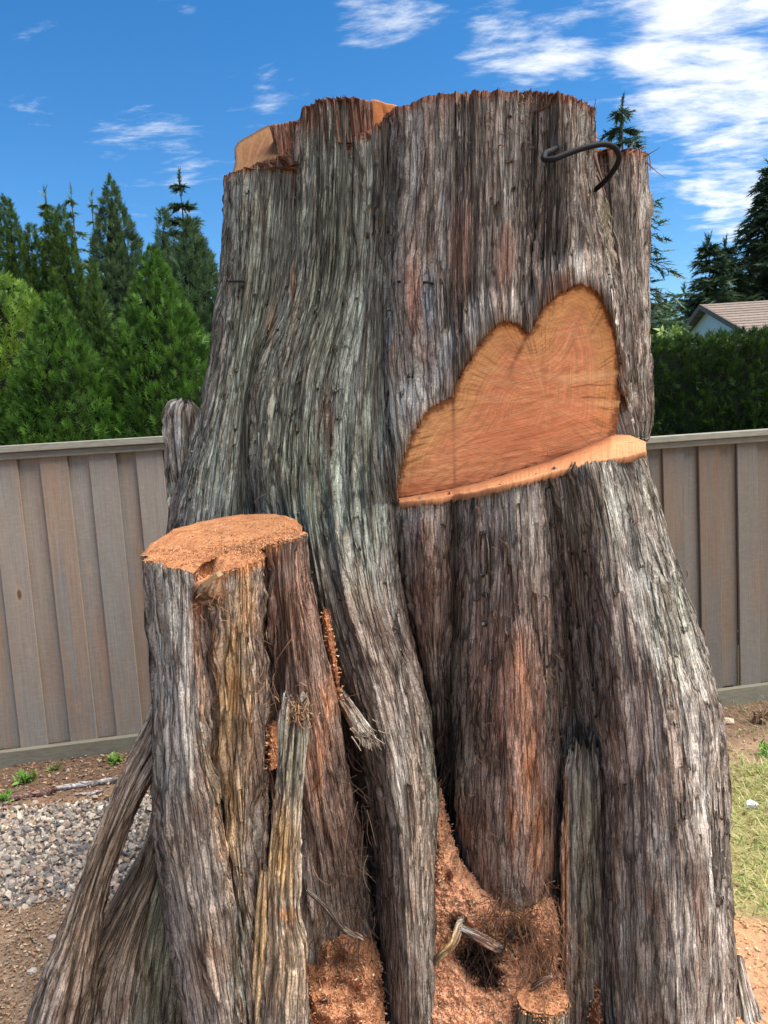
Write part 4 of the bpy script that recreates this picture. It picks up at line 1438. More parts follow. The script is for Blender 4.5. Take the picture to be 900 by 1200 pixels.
# hollows and patches where a whole slab of bark is missing
patch = gauss(TPX, TPY, [(485, 345, 11, 45, 1), (540, 285, 16, 60, 0.9), (590, 300, 14, 50, 0.7), (610, 820, 26, 90, 1), (625, 950, 30, 120, 0.9), (655, 350, 20, 40, 0.8)])
pm = sstep(0.30, 0.42, patch + 0.18 * pn(TS * 40, TT * 7, 77) + 0.08 * pn(TS * 90, TT * 30, 78))
relief = relief * (1 - 0.55 * pm) - 0.010 * pm
masks['furrow'] = masks['furrow'] * (1 - 0.5 * pm)

# --- the notch: saw cut face (a leaning plane) above a sloping ledge
def face_y(x, y):
    return 1.3057 + 0.000654 * x + 0.000984 * y


FACE_OUT = smooth_poly([(469, 584), (471, 548), (482, 515), (503, 482), (530, 467), (536, 448), (560, 408), (582, 382), (602, 379), (621, 391), (634, 366), (655, 345), (680, 335), (699, 345),
                        (714, 374), (725, 418), (724, 470), (717, 512), (700, 524), (640, 545), (560, 569), (510, 580)], 6)
LEDGE_BACK = [(468, 586), (510, 579), (560, 568), (640, 544), (700, 520), (717, 512), (738, 513), (757, 521)]
LEDGE_FRONT = [(468, 589), (510, 584), (545, 579), (585, 570), (620, 560), (660, 550), (700, 541), (735, 535), (757, 529)]
NOTCH = np.concatenate([[p for p in FACE_OUT if p[1] < 575 and not (p[1] > 515 and p[0] > 480)], [(717, 511), (757, 515)], LEDGE_FRONT[::-1]])
front = TPX > -900
sd = np.where(front, poly_sd(np.where(front, TPX, 0), TPY, NOTCH), 99.0)
wob = 1.6 * pn(TS * 70, TT * 50, 91) + 1.0 * pn(TS * 190, TT * 130, 92)
sdw = sd + wob
ledge_front_y = np.interp(TPX, *np.array(LEDGE_FRONT, float).T)
above = (TPY < ledge_front_y - 1) & (TPX < 757)
Yf = face_y(TPX, TPY)
blend = np.where(above, 1 - sstep(2, 46, sd), 0.0) * front * (1 - sstep(722, 748, TPX))
tgtY = np.minimum(TG[..., 1] * 0 + Yf - 0.014, TG[..., 1] + 0.05)
tgtY = np.where(np.abs(tgtY - TG[..., 1]) > 0.16, TG[..., 1], tgtY)
newY = lerp(TG[..., 1], tgtY, blend)
base_pts = np.where(front[..., None], P(np.where(front, TPX, 450), TPY, newY), TG)
TN = grid_normals(base_pts)
TV = base_pts + TN * (relief * (1 - 0.45 * blend))[..., None]
inside = sdw < 0
deep = P(np.where(front, TPX, 450), TPY, Yf + 0.02)
TV = np.where(inside[..., None], deep, TV)
# right of the face the saw also took the buttress bark above the ledge; the flute behind it stays
cut_r = front & (poly_sd(np.where(front, TPX, 0), TPY, [(716, 455), (729, 462), (748, 480), (772, 500), (772, 526), (757, 530), (735, 536), (716, 540)]) < 0) & (TPY < ledge_front_y) & (TG[..., 1] < Yf + 0.055)
TV = np.where((cut_r & ~inside)[..., None], P(np.where(front, np.minimum(TPX, 750), 450), TPY, np.maximum(Yf + 0.018, 2.295)), TV)

zones = dict(
    cool=[(300, 300, 70, 250, 0.95), (390, 260, 70, 220, 0.95), (370, 520, 110, 150, 0.95), (250, 560, 70, 130, 0.8)],
    lichen=[(300, 430, 60, 240, 0.75), (385, 330, 75, 190, 0.7), (355, 560, 80, 100, 0.95), (420, 540, 45, 150, 0.8), (300, 240, 40, 80, 0.4), (700, 600, 45, 70, 0.55), (790, 700, 40, 120, 0.6), (745, 560, 40, 60, 0.6),
            (505, 880, 12, 90, 0.8), (543, 860, 10, 160, 0.6), (740, 1130, 50, 100, 0.35), (250, 540, 40, 70, 0.6)],
    pale=[(815, 850, 26, 190, 0.6), (770, 660, 40, 120, 0.55), (735, 560, 40, 50, 0.6), (640, 200, 45, 90, 0.35), (735, 300, 30, 120, 0.35), (580, 180, 60, 60, 0.3)],
    red=[(485, 345, 9, 45, 0.95), (540, 290, 14, 55, 0.6), (520, 130, 12, 25, 0.6), (360, 140, 26, 18, 1.0), (425, 140, 9, 26, 1.0), (320, 170, 30, 22, 0.8), (345, 180, 8, 60, 0.7), (655, 340, 26, 30, 0.6), (500, 700, 32, 130, 0.75),
         (590, 830, 70, 200, 0.75), (560, 960, 40, 110, 0.7), (620, 430, 20, 40, 0.6), (590, 310, 20, 60, 0.4), (385, 480, 9, 60, 0.5), (740, 880, 60, 150, 0.42), (800, 960, 30, 160, 0.3), (660, 115, 40, 8, 0.7), (720, 185, 40, 9, 0.5),
         (380, 900, 50, 120, 0.6), (690, 640, 26, 120, 0.45), (640, 700, 26, 120, 0.4), (560, 640, 40, 60, 0.3)],
    orange=[(612, 810, 9, 50, 0.6), (617, 900, 11, 70, 0.72), (626, 985, 12, 70, 0.75), (642, 1010, 11, 60, 0.6), (600, 960, 6, 50, 0.5), (345, 335, 5, 40, 0.5), (318, 385, 6, 30, 0.5), (385, 505, 5, 50, 0.45), (700, 365, 6, 30, 0.5), (605, 770, 10, 30, 0.5)],
    dark=[(370, 760, 22, 60, 0.5), (420, 960, 30, 160, 0.65), (400, 1060, 40, 100, 0.6), (668, 760, 26, 120, 0.55), (520, 860, 14, 100, 0.7), (545, 620, 16, 50, 0.5), (460, 1060, 14, 110, 0.5), (680, 900, 16, 90, 0.5)],
    brown=[(440, 850, 40, 100, 0.5), (485, 1000, 18, 220, 0.75), (420, 720, 35, 60, 0.4)],
    blue=[(503, 355, 9, 40, 0.8), (455, 420, 8, 80, 0.45)],
)
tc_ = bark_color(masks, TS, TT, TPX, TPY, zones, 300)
tc_ = mixc(tc_, (0.17, 0.085, 0.058), pm * 0.45)
rim = np.where(above & front & (TPX < 722), 1 - sstep(0.5, 5.0, sd + 2 * wob), 0)
tc_ = mixc(tc_, (0.16, 0.075, 0.03), rim * 0.85)
tc_ = mixc(tc_, (0.12, 0.06, 0.03), inside * 1.0)
vtop = np.linspace(0, 1, NV)[:, None] * 1.0
edge_top = 1 - sstep(0.002, 0.010, vtop + 0.004 * pn(TS * 60, TT * 30, 95))
tc_ = mixc(tc_, (0.20, 0.085, 0.05), edge_top * 0.8)

F = grid_faces(NV, NU + NB, True)
fin = ((sdw < -2.5).ravel())[F].all(1)
F = F[~fin]
# top cut: rings closing in from the bark's upper edge
top = TV[0]
nb_all = NU + NB
cen = top.mean(0)
rings = [top]
VV = [TV.reshape(-1, 3)]
CC = [tc_.reshape(-1, 3)]
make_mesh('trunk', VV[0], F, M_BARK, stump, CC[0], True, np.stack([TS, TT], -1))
low_ = top[:, 2].copy()
for sft in range(-70, 71, 5):
    low_ = np.minimum(low_, np.roll(top[:, 2], sft))
low_ = np.convolve(np.pad(low_, 25, mode='wrap'), np.ones(51) / 51, 'valid')
R = []
for k, q in enumerate(np.concatenate([[0, 0.06, 0.075], np.linspace(0.12, 1, 11)])):
    r_ = lerp(top, cen + np.array((0, 0, 0.0)), q)
    r_ = r_.copy()
    r_[:, 2] = (top[:, 2] if q < 0.07 else lerp(low_, low_.min(), min(1, q * 1.4))) - (0.002 if q == 0 else 0.010) + 0.006 * pn(r_[:, 0] * 30, r_[:, 1] * 30, 5)
    R.append(r_)
R = np.array(R)
cc = np.empty(R.shape)
cc[:] = (0.50, 0.24, 0.10)
cc[:5] = (0.15, 0.075, 0.05)
cc = cc * (1 + 0.25 * pn(R[..., 0] * 40, R[..., 1] * 40, 6) + 0.15 * np.sin(np.linspace(0, 60, 14))[:, None])[..., None]
make_mesh('top_cut', R, grid_faces(14, nb_all, True)[:, ::-1], M_CUT, stump, cc)

# --- cut face
def cut_color(d, x, y, seed):
    """Fresh cedar: sapwood band at the bark, growth layers that follow the outline, rays and saw marks."""
    c = np.empty(x.shape + (3,))
    c[:] = (0.60, 0.27, 0.135)
    g = d + 5 * pn(x * 0.012, y * 0.012, seed) + 2.0 * pn(x * 0.05, y * 0.05, seed + 1)
    ringv = np.sin(g * 1.25) * 0.5 + np.sin(g * 0.61 + 1.3) * 0.5
    c = c * (1 + 0.10 * ringv)[..., None]
    c = mixc(c, (0.50, 0.19, 0.085), sstep(0.1, 0.55, pn(x * 0.013, y * 0.02, seed + 2)) * 0.6)
    c = mixc(c, (0.68, 0.36, 0.18), sstep(0.05, 0.5, pn(x * 0.018 + 7, y * 0.028, seed + 3)) * 0.55)
    return c


ug, vg = np.meshgrid(np.linspace(458, 738, 250), np.linspace(325, 600, 246))
fsd = poly_sd(ug, vg, FACE_OUT)
fy = face_y(ug, vg)
# faint chain-saw scallops and torn rays as relief
saw = 0.0016 * pn((ug * 0.20 + vg * 0.95) * 0.16, (ug - vg * 0.2) * 0.012, 61) + 0.0007 * pn((ug * 0.3 + vg) * 0.6, ug * 0.03, 62)
tear = 0.0012 * pn(ug * 0.05, vg * 0.5, 63) * sstep(480, 560, vg)
fp = P(ug, vg, fy + saw + tear)
d_in = np.maximum(-fsd, 0)
fc = cut_color(d_in, ug, vg, 70)
# three lobes grew together: lines where they meet, running down from the two clefts
cx1 = 622 + np.where(vg < 430, (vg - 392) * -0.55, -20 + (vg - 430) * -0.05)
cleft1 = np.exp(-((ug - (619 - 0.5 * np.minimum(np.maximum(vg - 391, 0), 40))) / 3.0)**2) * sstep(388, 394, vg) * (1 - sstep(405, 470, vg))
cleft2 = np.exp(-((ug - (531 + 0.02 * (vg - 467))) / 2.2)**2) * sstep(462, 470, vg) * (0.75 - 0.5 * sstep(480, 520, vg) + 0.35 * sstep(520, 560, vg))
ang = np.arctan2(vg - 470, ug - 640)
rays = sstep(0.18, 0.4, pn(ang * 26, np.hypot(ug - 640, vg - 470) * 0.014, 71)) * sstep(20, 60, np.hypot(ug - 640, vg - 470)) * 0.35
sap = 1 - sstep(16, 40, d_in + 9 * pn(ug * 0.03, vg * 0.03, 72))
low = sstep(500, 560, vg + (ug - 600) * 0.28)
fc = mixc(fc, (0.60, 0.34, 0.14), sap * 0.75 * (1 - low))
streak = sstep(0.06, 0.30, pn(ang * 34, d_in * 0.02, 73)) * (1 - sstep(14, 34, d_in + 8 * pn(ug * 0.05, vg * 0.05, 74)))
fc = mixc(fc, (0.17, 0.08, 0.028), np.clip(streak * 0.75, 0, 1) * sstep(-0.25, 0.2, pn(ug * 0.02, vg * 0.02, 78)) * (1 - 0.7 * low))
fc = mixc(fc, (0.135, 0.06, 0.025), (1 - sstep(1.5, 7, d_in + 4 * pn(ug * 0.09, vg * 0.09, 75) + 4 * pn(ug * 0.30, vg * 0.30, 175))) * 0.85)
fc = mixc(fc, (0.28, 0.11, 0.05), rays)
fc = mixc(fc, (0.13, 0.05, 0.025), np.clip(cleft1 + cleft2, 0, 1) * 0.8)
heart = np.exp(-((ug - 622) / 48)**2 - ((vg - 480) / 62)**2)
fc = mixc(fc, (0.54, 0.215, 0.10), heart * 0.6)
lam = sstep(0.1, 0.35, pn(ug * 0.016 + 3, (vg + ug * 0.22) * 0.22, 76))
fc = mixc(fc, (0.30, 0.115, 0.05), lam * low * 0.75)
lines_ = sstep(0.22, 0.4, np.abs(pn(ug * 0.006, (vg - 0.1 * ug) * 0.10, 77)))
fc = mixc(fc, (0.62, 0.36, 0.18), lines_ * 0.34)
band_ = sstep(0.05, 0.3, pn(ug * 0.011 + 5, (vg - 0.06 * ug) * 0.085, 180)) * sstep(625, 680, ug) * sstep(425, 440, vg) * (1 - sstep(478, 500, vg))
fc = mixc(fc, (0.70, 0.44, 0.22), band_ * 0.7)
fan_ = sstep(0.12, 0.34, pn(ang * 15 + 2, d_in * 0.008, 181)) * sstep(22, 50, d_in) * (1 - sstep(470, 520, vg))
fc = mixc(fc, (0.68, 0.40, 0.21), fan_ * 0.55)
crk = np.exp(-((vg - (452 + 3 * pn(ug * 0.05, 1.0, 182) + (ug - 690) * -0.04)) / 1.0)**2) * sstep(662, 672, ug) * (1 - sstep(712, 720, ug)) + np.exp(-((vg - (466 + 2 * pn(ug * 0.05, 3.0, 183))) / 0.9)**2) * sstep(676, 686, ug) * (1 - sstep(708, 716, ug))
fc = mixc(fc, (0.20, 0.085, 0.035), crk * 0.8)
fc = np.clip(fc * 1.22, 0, 0.9)
kerf = np.exp(-((vg - np.interp(ug, [470, 530, 560, 700], [583, 574, 566, 520])) / 1.3)**2) * sstep(0.0, 0.3, pn(ug * 0.045, 2.2, 79) + 0.25 * (ug < 560))
fc = mixc(fc, (0.035, 0.018, 0.01), kerf * 0.9)
keepf = (fsd < np.where(ug > 700, 3 + 0 * vg, 8)).ravel()
FF = grid_faces(*ug.shape)
FF = FF[keepf[FF].all(1)]
used = np.unique(FF)
remap = np.full(ug.size, -1)
remap[used] = np.arange(len(used))
fgr = np.zeros((ug.size, 3), np.float32)
fgr[:, 0], fgr[:, 1], fgr[:, 2] = ug.ravel() * 0.0024, vg.ravel() * 0.0024, (d_in + 5 * pn(ug * 0.02, vg * 0.02, 70) + 2.5 * pn(ug * 0.06, vg * 0.06, 71)).ravel() * 0.0024 * 0.6
make_mesh('cut_face', fp.reshape(-1, 3)[used], remap[FF], M_FACE, stump, fc.reshape(-1, 3)[used], True, fgr[used])

# --- ledge
nl, ml = 420, 44
xs = np.linspace(468, 757, nl)
yb = np.interp(xs, *np.array(LEDGE_BACK, float).T)
yf = np.interp(xs, *np.array(LEDGE_FRONT, float).T) + 2.5 + 0.9 * pn(xs * 0.12, 0.4, 81) + 0.7 * pn(xs * 0.4, 0.9, 82)
cols = np.clip(np.searchsorted(np.interp(np.arange(NU), np.arange(NU), TPX[NV // 2, :NU]), xs), 0, NU - 1)
band = (np.abs(TPY - np.interp(TPX, *np.array(LEDGE_FRONT, float).T) - 6) < 3) & front & (np.arange(NU + NB)[None, :] < int(NU * 0.606))
bx, by_ = TPX[band], base_pts[band][:, 1]
o_ = np.argsort(bx)
bx, by_ = bx[o_], by_[o_]
Yfront = np.array([np.min(by_[np.abs(bx - x) < 4]) if (np.abs(bx - x) < 4).any() else np.nan for x in xs])
Yfront = np.interp(xs, xs[~np.isnan(Yfront)], Yfront[~np.isnan(Yfront)])
kern = np.ones(15) / 15
Yfront = np.convolve(np.pad(Yfront, 7, mode='edge'), kern, 'valid') - 0.010
Yback = np.maximum(face_y(xs, yb) + 0.012, Yfront + 0.012)
Yback = np.where(xs > 716, np.maximum(Yback, Yfront + 0.20 * (1 - sstep(735, 757, xs)) + 0.05), Yback)
q = np.linspace(0, 1, ml)[:, None]
Lb, Lf = P(xs, yb, Yback), P(xs, yf, Yfront)
LG = Lb[None] * (1 - q[..., None]) + Lf[None] * q[..., None]
nse = 0.0012 * pn(LG[..., 0] * 30, LG[..., 1] * 70, 83) + 0.0010 * pn(LG[..., 0] * 60, LG[..., 1] * 160, 84) + 0.0005 * pn(LG[..., 0] * 260, LG[..., 1] * 260, 85)
LG[..., 2] += nse
LG[..., 2] += 0.008
LG[-1, :, 2] -= 0.003
LG[-6:, :, 1] -= np.linspace(0, 0.005, 6)[:, None]
skirt = LG[-1] + np.array((0, 0.006, -0.015)) + np.stack([0 * xs, 0 * xs, 0.007 * pn(xs * 0.3, 1.7, 86)], -1)
LG = np.concatenate([LG, skirt[None]])
lc = np.empty(LG.shape)
lc[:] = (0.56, 0.245, 0.11)
lc = lc * (1 + 0.22 * pn(LG[..., 0] * 18, LG[..., 1] * 90, 87) + 0.12 * pn(LG[..., 0] * 200, LG[..., 1] * 300, 88))[..., None]
qq = np.concatenate([q, [[1.05]]])
lc = mixc(lc, (0.42, 0.165, 0.07), np.broadcast_to((1 - sstep(0.1, 0.4, qq + 0.15 * pn(xs * 0.05, qq * 4, 89))) * 0.6, lc.shape[:2]))
lc = mixc(lc, (0.20, 0.09, 0.045), np.broadcast_to(sstep(1.0, 1.02, qq) * 0.8, lc.shape[:2]))
crack = np.exp(-((LG[..., 1] - np.interp(xs, [468, 545, 620, 757], [0, 0, 0, 0]) - (Yback * 0.6 + Yfront * 0.4)[None]) / 0.004)**2) * sstep(0.12, 0.3, pn(xs * 0.03, 4.4, 90))[None]
lc = mixc(lc, (0.12, 0.05, 0.025), crack * 0.7)
make_mesh('cut_ledge', LG, grid_faces(*LG.shape[:2])[:, ::-1], M_CUT, stump, lc)


# --- chunks of wood and bark standing on the top cut
def chunk(name, outline, depth0, slope, thick, colr, seed, mat, n=26, rough=0.004):
    """Solid piece: outline in the photo's frontal view, front face at depth0 (+ slope per pixel of height), given a real thickness."""
    o = smooth_poly(outline, 4)
    x0, x1, y0, y1 = o[:, 0].min() - 2, o[:, 0].max() + 2, o[:, 1].min() - 2, o[:, 1].max() + 2
    k = len(o)
    cx_, cy_ = o.mean(0)
    rg = []
    for q_ in (0.0, 0.15, 0.35, 0.6, 0.85, 0.97, 1.0):
        p = np.array((cx_, cy_)) + (o - np.array((cx_, cy_))) * q_
        rg.append(P(p[:, 0], p[:, 1], depth0 + slope * (y1 - p[:, 1]) + rough * pn(p[:, 0] * 0.3, p[:, 1] * 0.06, seed) + (0.004 if q_ == 1.0 else 0)))
    rg.append(rg[-1] + np.array((0, thick * 0.5, 0)))
    rg.append(rg[-2] + np.array((0, thick, -0.02)))
    rg.append(lerp(rg[-1], rg[-1].mean(0), 0.999))
    Gc = np.array(rg)
    cc_ = np.broadcast_to(np.array(colr), Gc.shape) * (1 + 0.35 * pn(Gc[..., 0] * 120, Gc[..., 2] * 25, seed + 1) + 0.2 * pn(Gc[..., 0] * 60, Gc[..., 2] * 60, seed + 2))[..., None]
    return make_mesh(name, Gc, grid_faces(len(rg), k, True), mat, stump, cc_, True, Gc[..., [0, 2]])


def tilted_cut():
    """Sloping saw cut that takes the corner off the left flute, darker orange, with a ring of bark behind it."""
    out = [(274, 207), (276, 190), (277, 170), (296, 157), (317, 147), (324, 160), (329, 183), (312, 188), (296, 197)]
    ug2, vg2 = np.meshgrid(np.linspace(268, 336, 90), np.linspace(140, 212, 90))
    s2 = poly_sd(ug2, vg2, smooth_poly(out, 5))
    dep = 2.44 + (207 - vg2) * 0.0042 + (300 - ug2) * 0.0016
    p2 = P(ug2, vg2, dep + 0.002 * pn(ug2 * 0.2, vg2 * 0.2, 5))
    d2 = np.maximum(-s2, 0)
    c2 = np.empty(p2.shape)
    c2[:] = (0.20, 0.090, 0.038)
    a2 = np.arctan2(vg2 - 215, ug2 - 285)
    c2 = c2 * (1 + 0.5 * pn(a2 * 22, d2 * 0.03, 6))[..., None]
    c2 = mixc(c2, (0.25, 0.135, 0.055), (1 - sstep(4, 14, d2)) * 0.5)
    c2 = mixc(c2, (0.08, 0.04, 0.022), (1 - sstep(0.5, 3, d2)) * 0.8)
    kf = (s2 < 1.0).ravel()
    F2 = grid_faces(*ug2.shape)
    F2 = F2[kf[F2].all(1)]
    nV = ug2.size
    back_ = p2 + np.array((0, 0.10, -0.08))
    V2 = np.concatenate([p2.reshape(-1, 3), back_.reshape(-1, 3)])
    E = np.concatenate([F2[:, [0, 1]], F2[:, [1, 2]], F2[:, [2, 3]], F2[:, [3, 0]]])
    key = np.sort(E, 1)
    uq_, ix, cnt = np.unique(key[:, 0] * 1000000 + key[:, 1], return_index=True, return_counts=True)
    be = E[ix[cnt == 1]]
    side = np.stack([be[:, 1], be[:, 0], be[:, 0] + nV, be[:, 1] + nV], 1)
    make_mesh('corner_cut', V2, [np.concatenate([F2, F2[:, ::-1] + nV, side])], M_CUT, stump, np.concatenate([c2.reshape(-1, 3), c2.reshape(-1, 3) * 0.5]))


tilted_cut()
chunk('bark_slab', [(316, 148), (330, 145), (348, 144), (350, 185), (338, 192), (328, 186), (323, 164)], 2.50, 0.0, 0.08, (0.15, 0.075, 0.05), 12, M_BARK)
chunk('bark_slab', [(408, 122), (414, 115), (424, 116), (434, 119), (437, 124), (437, 165), (420, 172), (408, 172)], 2.365, 0.0, 0.07, (0.15, 0.078, 0.052), 13, M_BARK)
chunk('split_block', [(434, 121), (440, 117), (452, 121), (467, 126), (467, 150), (437, 158)], 2.40, 0.0, 0.12, (0.50, 0.19, 0.065), 14, M_CUT)

# --- sawn side stem in front on the left
R2 = [600, 660, 740, 840, 940, 1040, 1130, 1220, 1330, 1490]
L2 = [
    ([164, 168, 175, 182, 184, 194, 207, 224, 236], [1.82, 1.82, 1.82, 1.82, 1.82, 1.82, 1.80, 1.78, 1.76]),
    ([166, 170, 177, 184, 187, 197, 210, 227, 239], [1.72, 1.72, 1.72, 1.72, 1.72, 1.71, 1.69, 1.67, 1.66]),
    ([180, 184, 190, 196, 200, 210, 224, 240, 252], [1.645, 1.645, 1.64, 1.63, 1.62, 1.61, 1.60, 1.58, 1.57]),
    ([206, 209, 213, 217, 221, 233, 248, 262, 272], [1.615, 1.615, 1.61, 1.60, 1.58, 1.57, 1.56, 1.55, 1.54]),
    ([225, 227, 230, 234, 243, 257, 268, 279, 288], [1.625, 1.625, 1.62, 1.61, 1.60, 1.585, 1.575, 1.565, 1.56]),
    ([235, 236, 238, 242, 252, 268, 279, 288, 296], [1.665, 1.665, 1.66, 1.655, 1.65, 1.62, 1.60, 1.59, 1.58]),
    ([244, 245, 247, 250, 259, 273, 284, 293, 301], [1.685, 1.685, 1.68, 1.675, 1.67, 1.63, 1.61, 1.6, 1.59]),
    ([258, 258, 259, 262, 268, 279, 289, 298, 306], [1.645, 1.645, 1.64, 1.635, 1.63, 1.62, 1.61, 1.6, 1.59]),
    ([276, 276, 277, 279, 281, 286, 294, 302, 310], [1.64, 1.64, 1.63, 1.625, 1.62, 1.62, 1.62, 1.61, 1.6]),
    ([292, 292, 293, 295, 296, 297, 300, 307, 314], [1.66, 1.66, 1.65, 1.65, 1.65, 1.66, 1.66, 1.65, 1.64]),
    ([301, 301, 302, 303, 304, 304, 306, 312, 319], [1.71, 1.71, 1.73, 1.76, 1.80, 1.82, 1.82, 1.82, 1.8]),
    ([309, 309, 311, 312, 313, 314, 315, 320, 326], [1.75, 1.75, 1.80, 1.86, 1.92, 1.95, 1.95, 1.95, 1.95]),
    ([320, 320, 324, 328, 332, 336, 338, 340, 344], [1.735, 1.735, 1.77, 1.83, 1.88, 1.92, 1.95, 1.97, 1.98]),
    ([337, 338, 346, 356, 366, 378, 384, 388, 390], [1.745, 1.745, 1.77, 1.82, 1.87, 1.93, 1.98, 2.0, 2.0]),
    ([349, 352, 366, 384, 400, 418, 428, 434, 436], [1.80, 1.80, 1.83, 1.88, 1.94, 2.0, 2.05, 2.1, 2.1]),
    ([352, 356, 374, 394, 412, 432, 444, 450, 452], [1.90, 1.90, 1.93, 1.98, 2.04, 2.1, 2.15, 2.2, 2.2]),
    ([349, 353, 370, 390, 408, 428, 440, 446, 448], [1.99, 1.99, 2.03, 2.08, 2.14, 2.2, 2.25, 2.3, 2.3]),
]
L2 = [(x_ + [x_[-1] + (x_[-1] - x_[-2]) * 0.9], y_ + [y_[-1] - 0.01]) for x_, y_ in L2]
YT2 = [(164, 650), (172, 657), (190, 663), (213, 669), (232, 673), (250, 673), (268, 668), (290, 661), (303, 652), (310, 645), (316, 640), (330, 634), (345, 630), (352, 624)]
NU2, NV2, NB2 = 280, 320, 26
S2 = sheet(R2, [l[0] for l in L2], [l[1] for l in L2], YT2, NU2, NV2, 1470, 0.20, NB2, 131, 0.05)
sg, sn, ss, st_, spx, spy = S2['G'], S2['N'], S2['s'], S2['t'], S2['px'], S2['py']
rl, mk = bark_relief(ss, st_, 500)
greyz = gauss(spx, spy, [(205, 740, 34, 200, 1), (215, 960, 34, 180, 1), (240, 1130, 36, 130, 1)])
rot = (1 - sstep(0.25, 0.5, greyz)) * (spx > 225) * (spx < 330)
rl = rl * (0.75 + 0.25 * sstep(0.2, 0.5, greyz)) + rot * (0.014 * pn(ss * 45, st_ * 6, 511) + 0.010 * pn(ss * 80, st_ * 18, 512) - 0.004 * np.exp(-(np.abs(pn(ss * 60, st_ * 4, 513)) / 0.1)**2))
cav = gauss(spx, spy, [(246, 690, 13, 20, 1.0), (252, 760, 6, 45, 0.6), (243, 830, 5, 60, 0.6), (306, 800, 5, 60, 0.8), (238, 950, 6, 40, 0.8), (256, 1010, 5, 40, 0.6)])
rl = rl - 0.03 * sstep(0.25, 0.7, gauss(spx, spy, [(247, 692, 11, 17, 1.0)]) + 0.2 * pn(ss * 60, st_ * 40, 516)) - 0.016 * sstep(0.2, 0.7, cav + 0.12 * pn(ss * 60, st_ * 12, 515))
sv = sg + sn * rl[..., None]
z2 = dict(
    lichen=[(195, 740, 18, 160, 0.5), (240, 880, 18, 70, 0.45), (278, 1090, 14, 90, 0.7)],
    pale=[(203, 740, 34, 170, 0.95), (208, 900, 26, 110, 0.95), (232, 1060, 22, 120, 0.5)],
    red=[(235, 740, 12, 70, 0.9), (250, 800, 14, 90, 0.8), (345, 720, 45, 110, 0.95), (372, 850, 40, 120, 0.95), (400, 960, 40, 100, 0.8), (328, 650, 26, 26, 0.9), (290, 700, 22, 60, 0.6), (296, 900, 14, 70, 0.7), (234, 920, 9, 60, 0.7)],
    orange=[(246, 668, 20, 16, 0.9), (385, 820, 8, 60, 0.55), (372, 900, 10, 60, 0.5), (385, 740, 6, 50, 0.5), (235, 700, 9, 30, 0.6), (280, 660, 40, 7, 0.8), (262, 690, 8, 20, 0.6)],
    ochre=[(272, 820, 22, 130, 0.95), (268, 950, 22, 80, 0.9), (285, 700, 16, 50, 0.7), (266, 750, 10, 70, 0.7)],
    dark=[(247, 694, 13, 18, 1.0), (306, 790, 7, 80, 0.8), (318, 860, 12, 100, 0.7), (390, 1000, 60, 90, 0.55), (335, 760, 20, 60, 0.4), (300, 1100, 8, 120, 0.6)],
    brown=[(215, 1000, 28, 100, 0.6), (235, 1120, 30, 120, 0.7)])
sc_ = bark_color(mk, ss, st_, spx, spy, z2, 540)
sc_ = mixc(sc_, (0.50, 0.235, 0.10), rot * (1 - sstep(0.0, 0.02, np.linspace(0, 1, NV2)[:, None] + 0.012 * pn(ss * 50, st_ * 9, 541))))
side_stem = make_mesh('side_stem', sv, grid_faces(NV2, NU2 + NB2, True), M_BARK, stump, sc_, True, np.stack([ss, st_], -1))

# its sawdust-covered top
ringv = sv[0]
cen2 = ringv.mean(0)
nr = 60
RG = []
for q_ in np.linspace(0, 1, nr):
    p = lerp(ringv, cen2, q_)
    RG.append(p)
RG = np.array(RG)
# level plane through the rim, tipped slightly, blended in from the rim
Amat = np.c_[ringv[:, :2], np.ones(len(ringv))]
coef = np.linalg.lstsq(Amat, ringv[:, 2], rcond=None)[0]
pl_z = RG[..., 0] * coef[0] + RG[..., 1] * coef[1] + coef[2]
qv = np.linspace(0, 1, nr)[:, None]
RG[..., 2] = lerp(RG[..., 2], pl_z, sstep(0, 0.25, qv)) + sstep(0, 0.05, qv) * (0.004 + 0.0035 * pn(RG[..., 0] * 45, RG[..., 1] * 45, 551) + 0.003 * pn(RG[..., 0] * 140, RG[..., 1] * 140, 552)
              + 0.0022 * pn(RG[..., 0] * 330, RG[..., 1] * 330, 553) + 0.006 * pn(RG[..., 0] * 12, RG[..., 1] * 12, 554))
tcol = np.empty(RG.shape)
tcol[:] = (0.43, 0.19, 0.085)
tcol = tcol * (1 + 0.28 * pn(RG[..., 0] * 150, RG[..., 1] * 150, 555) + 0.16 * pn(RG[..., 0] * 50, RG[..., 1] * 50, 556))[..., None]
tcol = mixc(tcol, (0.24, 0.09, 0.04), sstep(0.10, 0.32, pn(RG[..., 0] * 90, RG[..., 1] * 90, 557)) * 0.75)
tcol = mixc(tcol, (0.30, 0.125, 0.055), sstep(0.0, 0.4, fbm(RG[..., 0] * 16, RG[..., 1] * 16, 559)) * 0.5)
tcol = mixc(tcol, (0.56, 0.34, 0.18), sstep(0.34, 0.5, pn(RG[..., 0] * 210, RG[..., 1] * 210, 558)) * 0.7)
tcol = mixc(tcol, (0.36, 0.16, 0.07), np.broadcast_to((1 - sstep(0.0, 0.04, qv)) * 0.6, tcol.shape[:2]))
sub('sawn_top', RG, grid_faces(nr, NU2 + NB2, True)[:, ::-1], M_SAWDUST, side_stem, tcol)
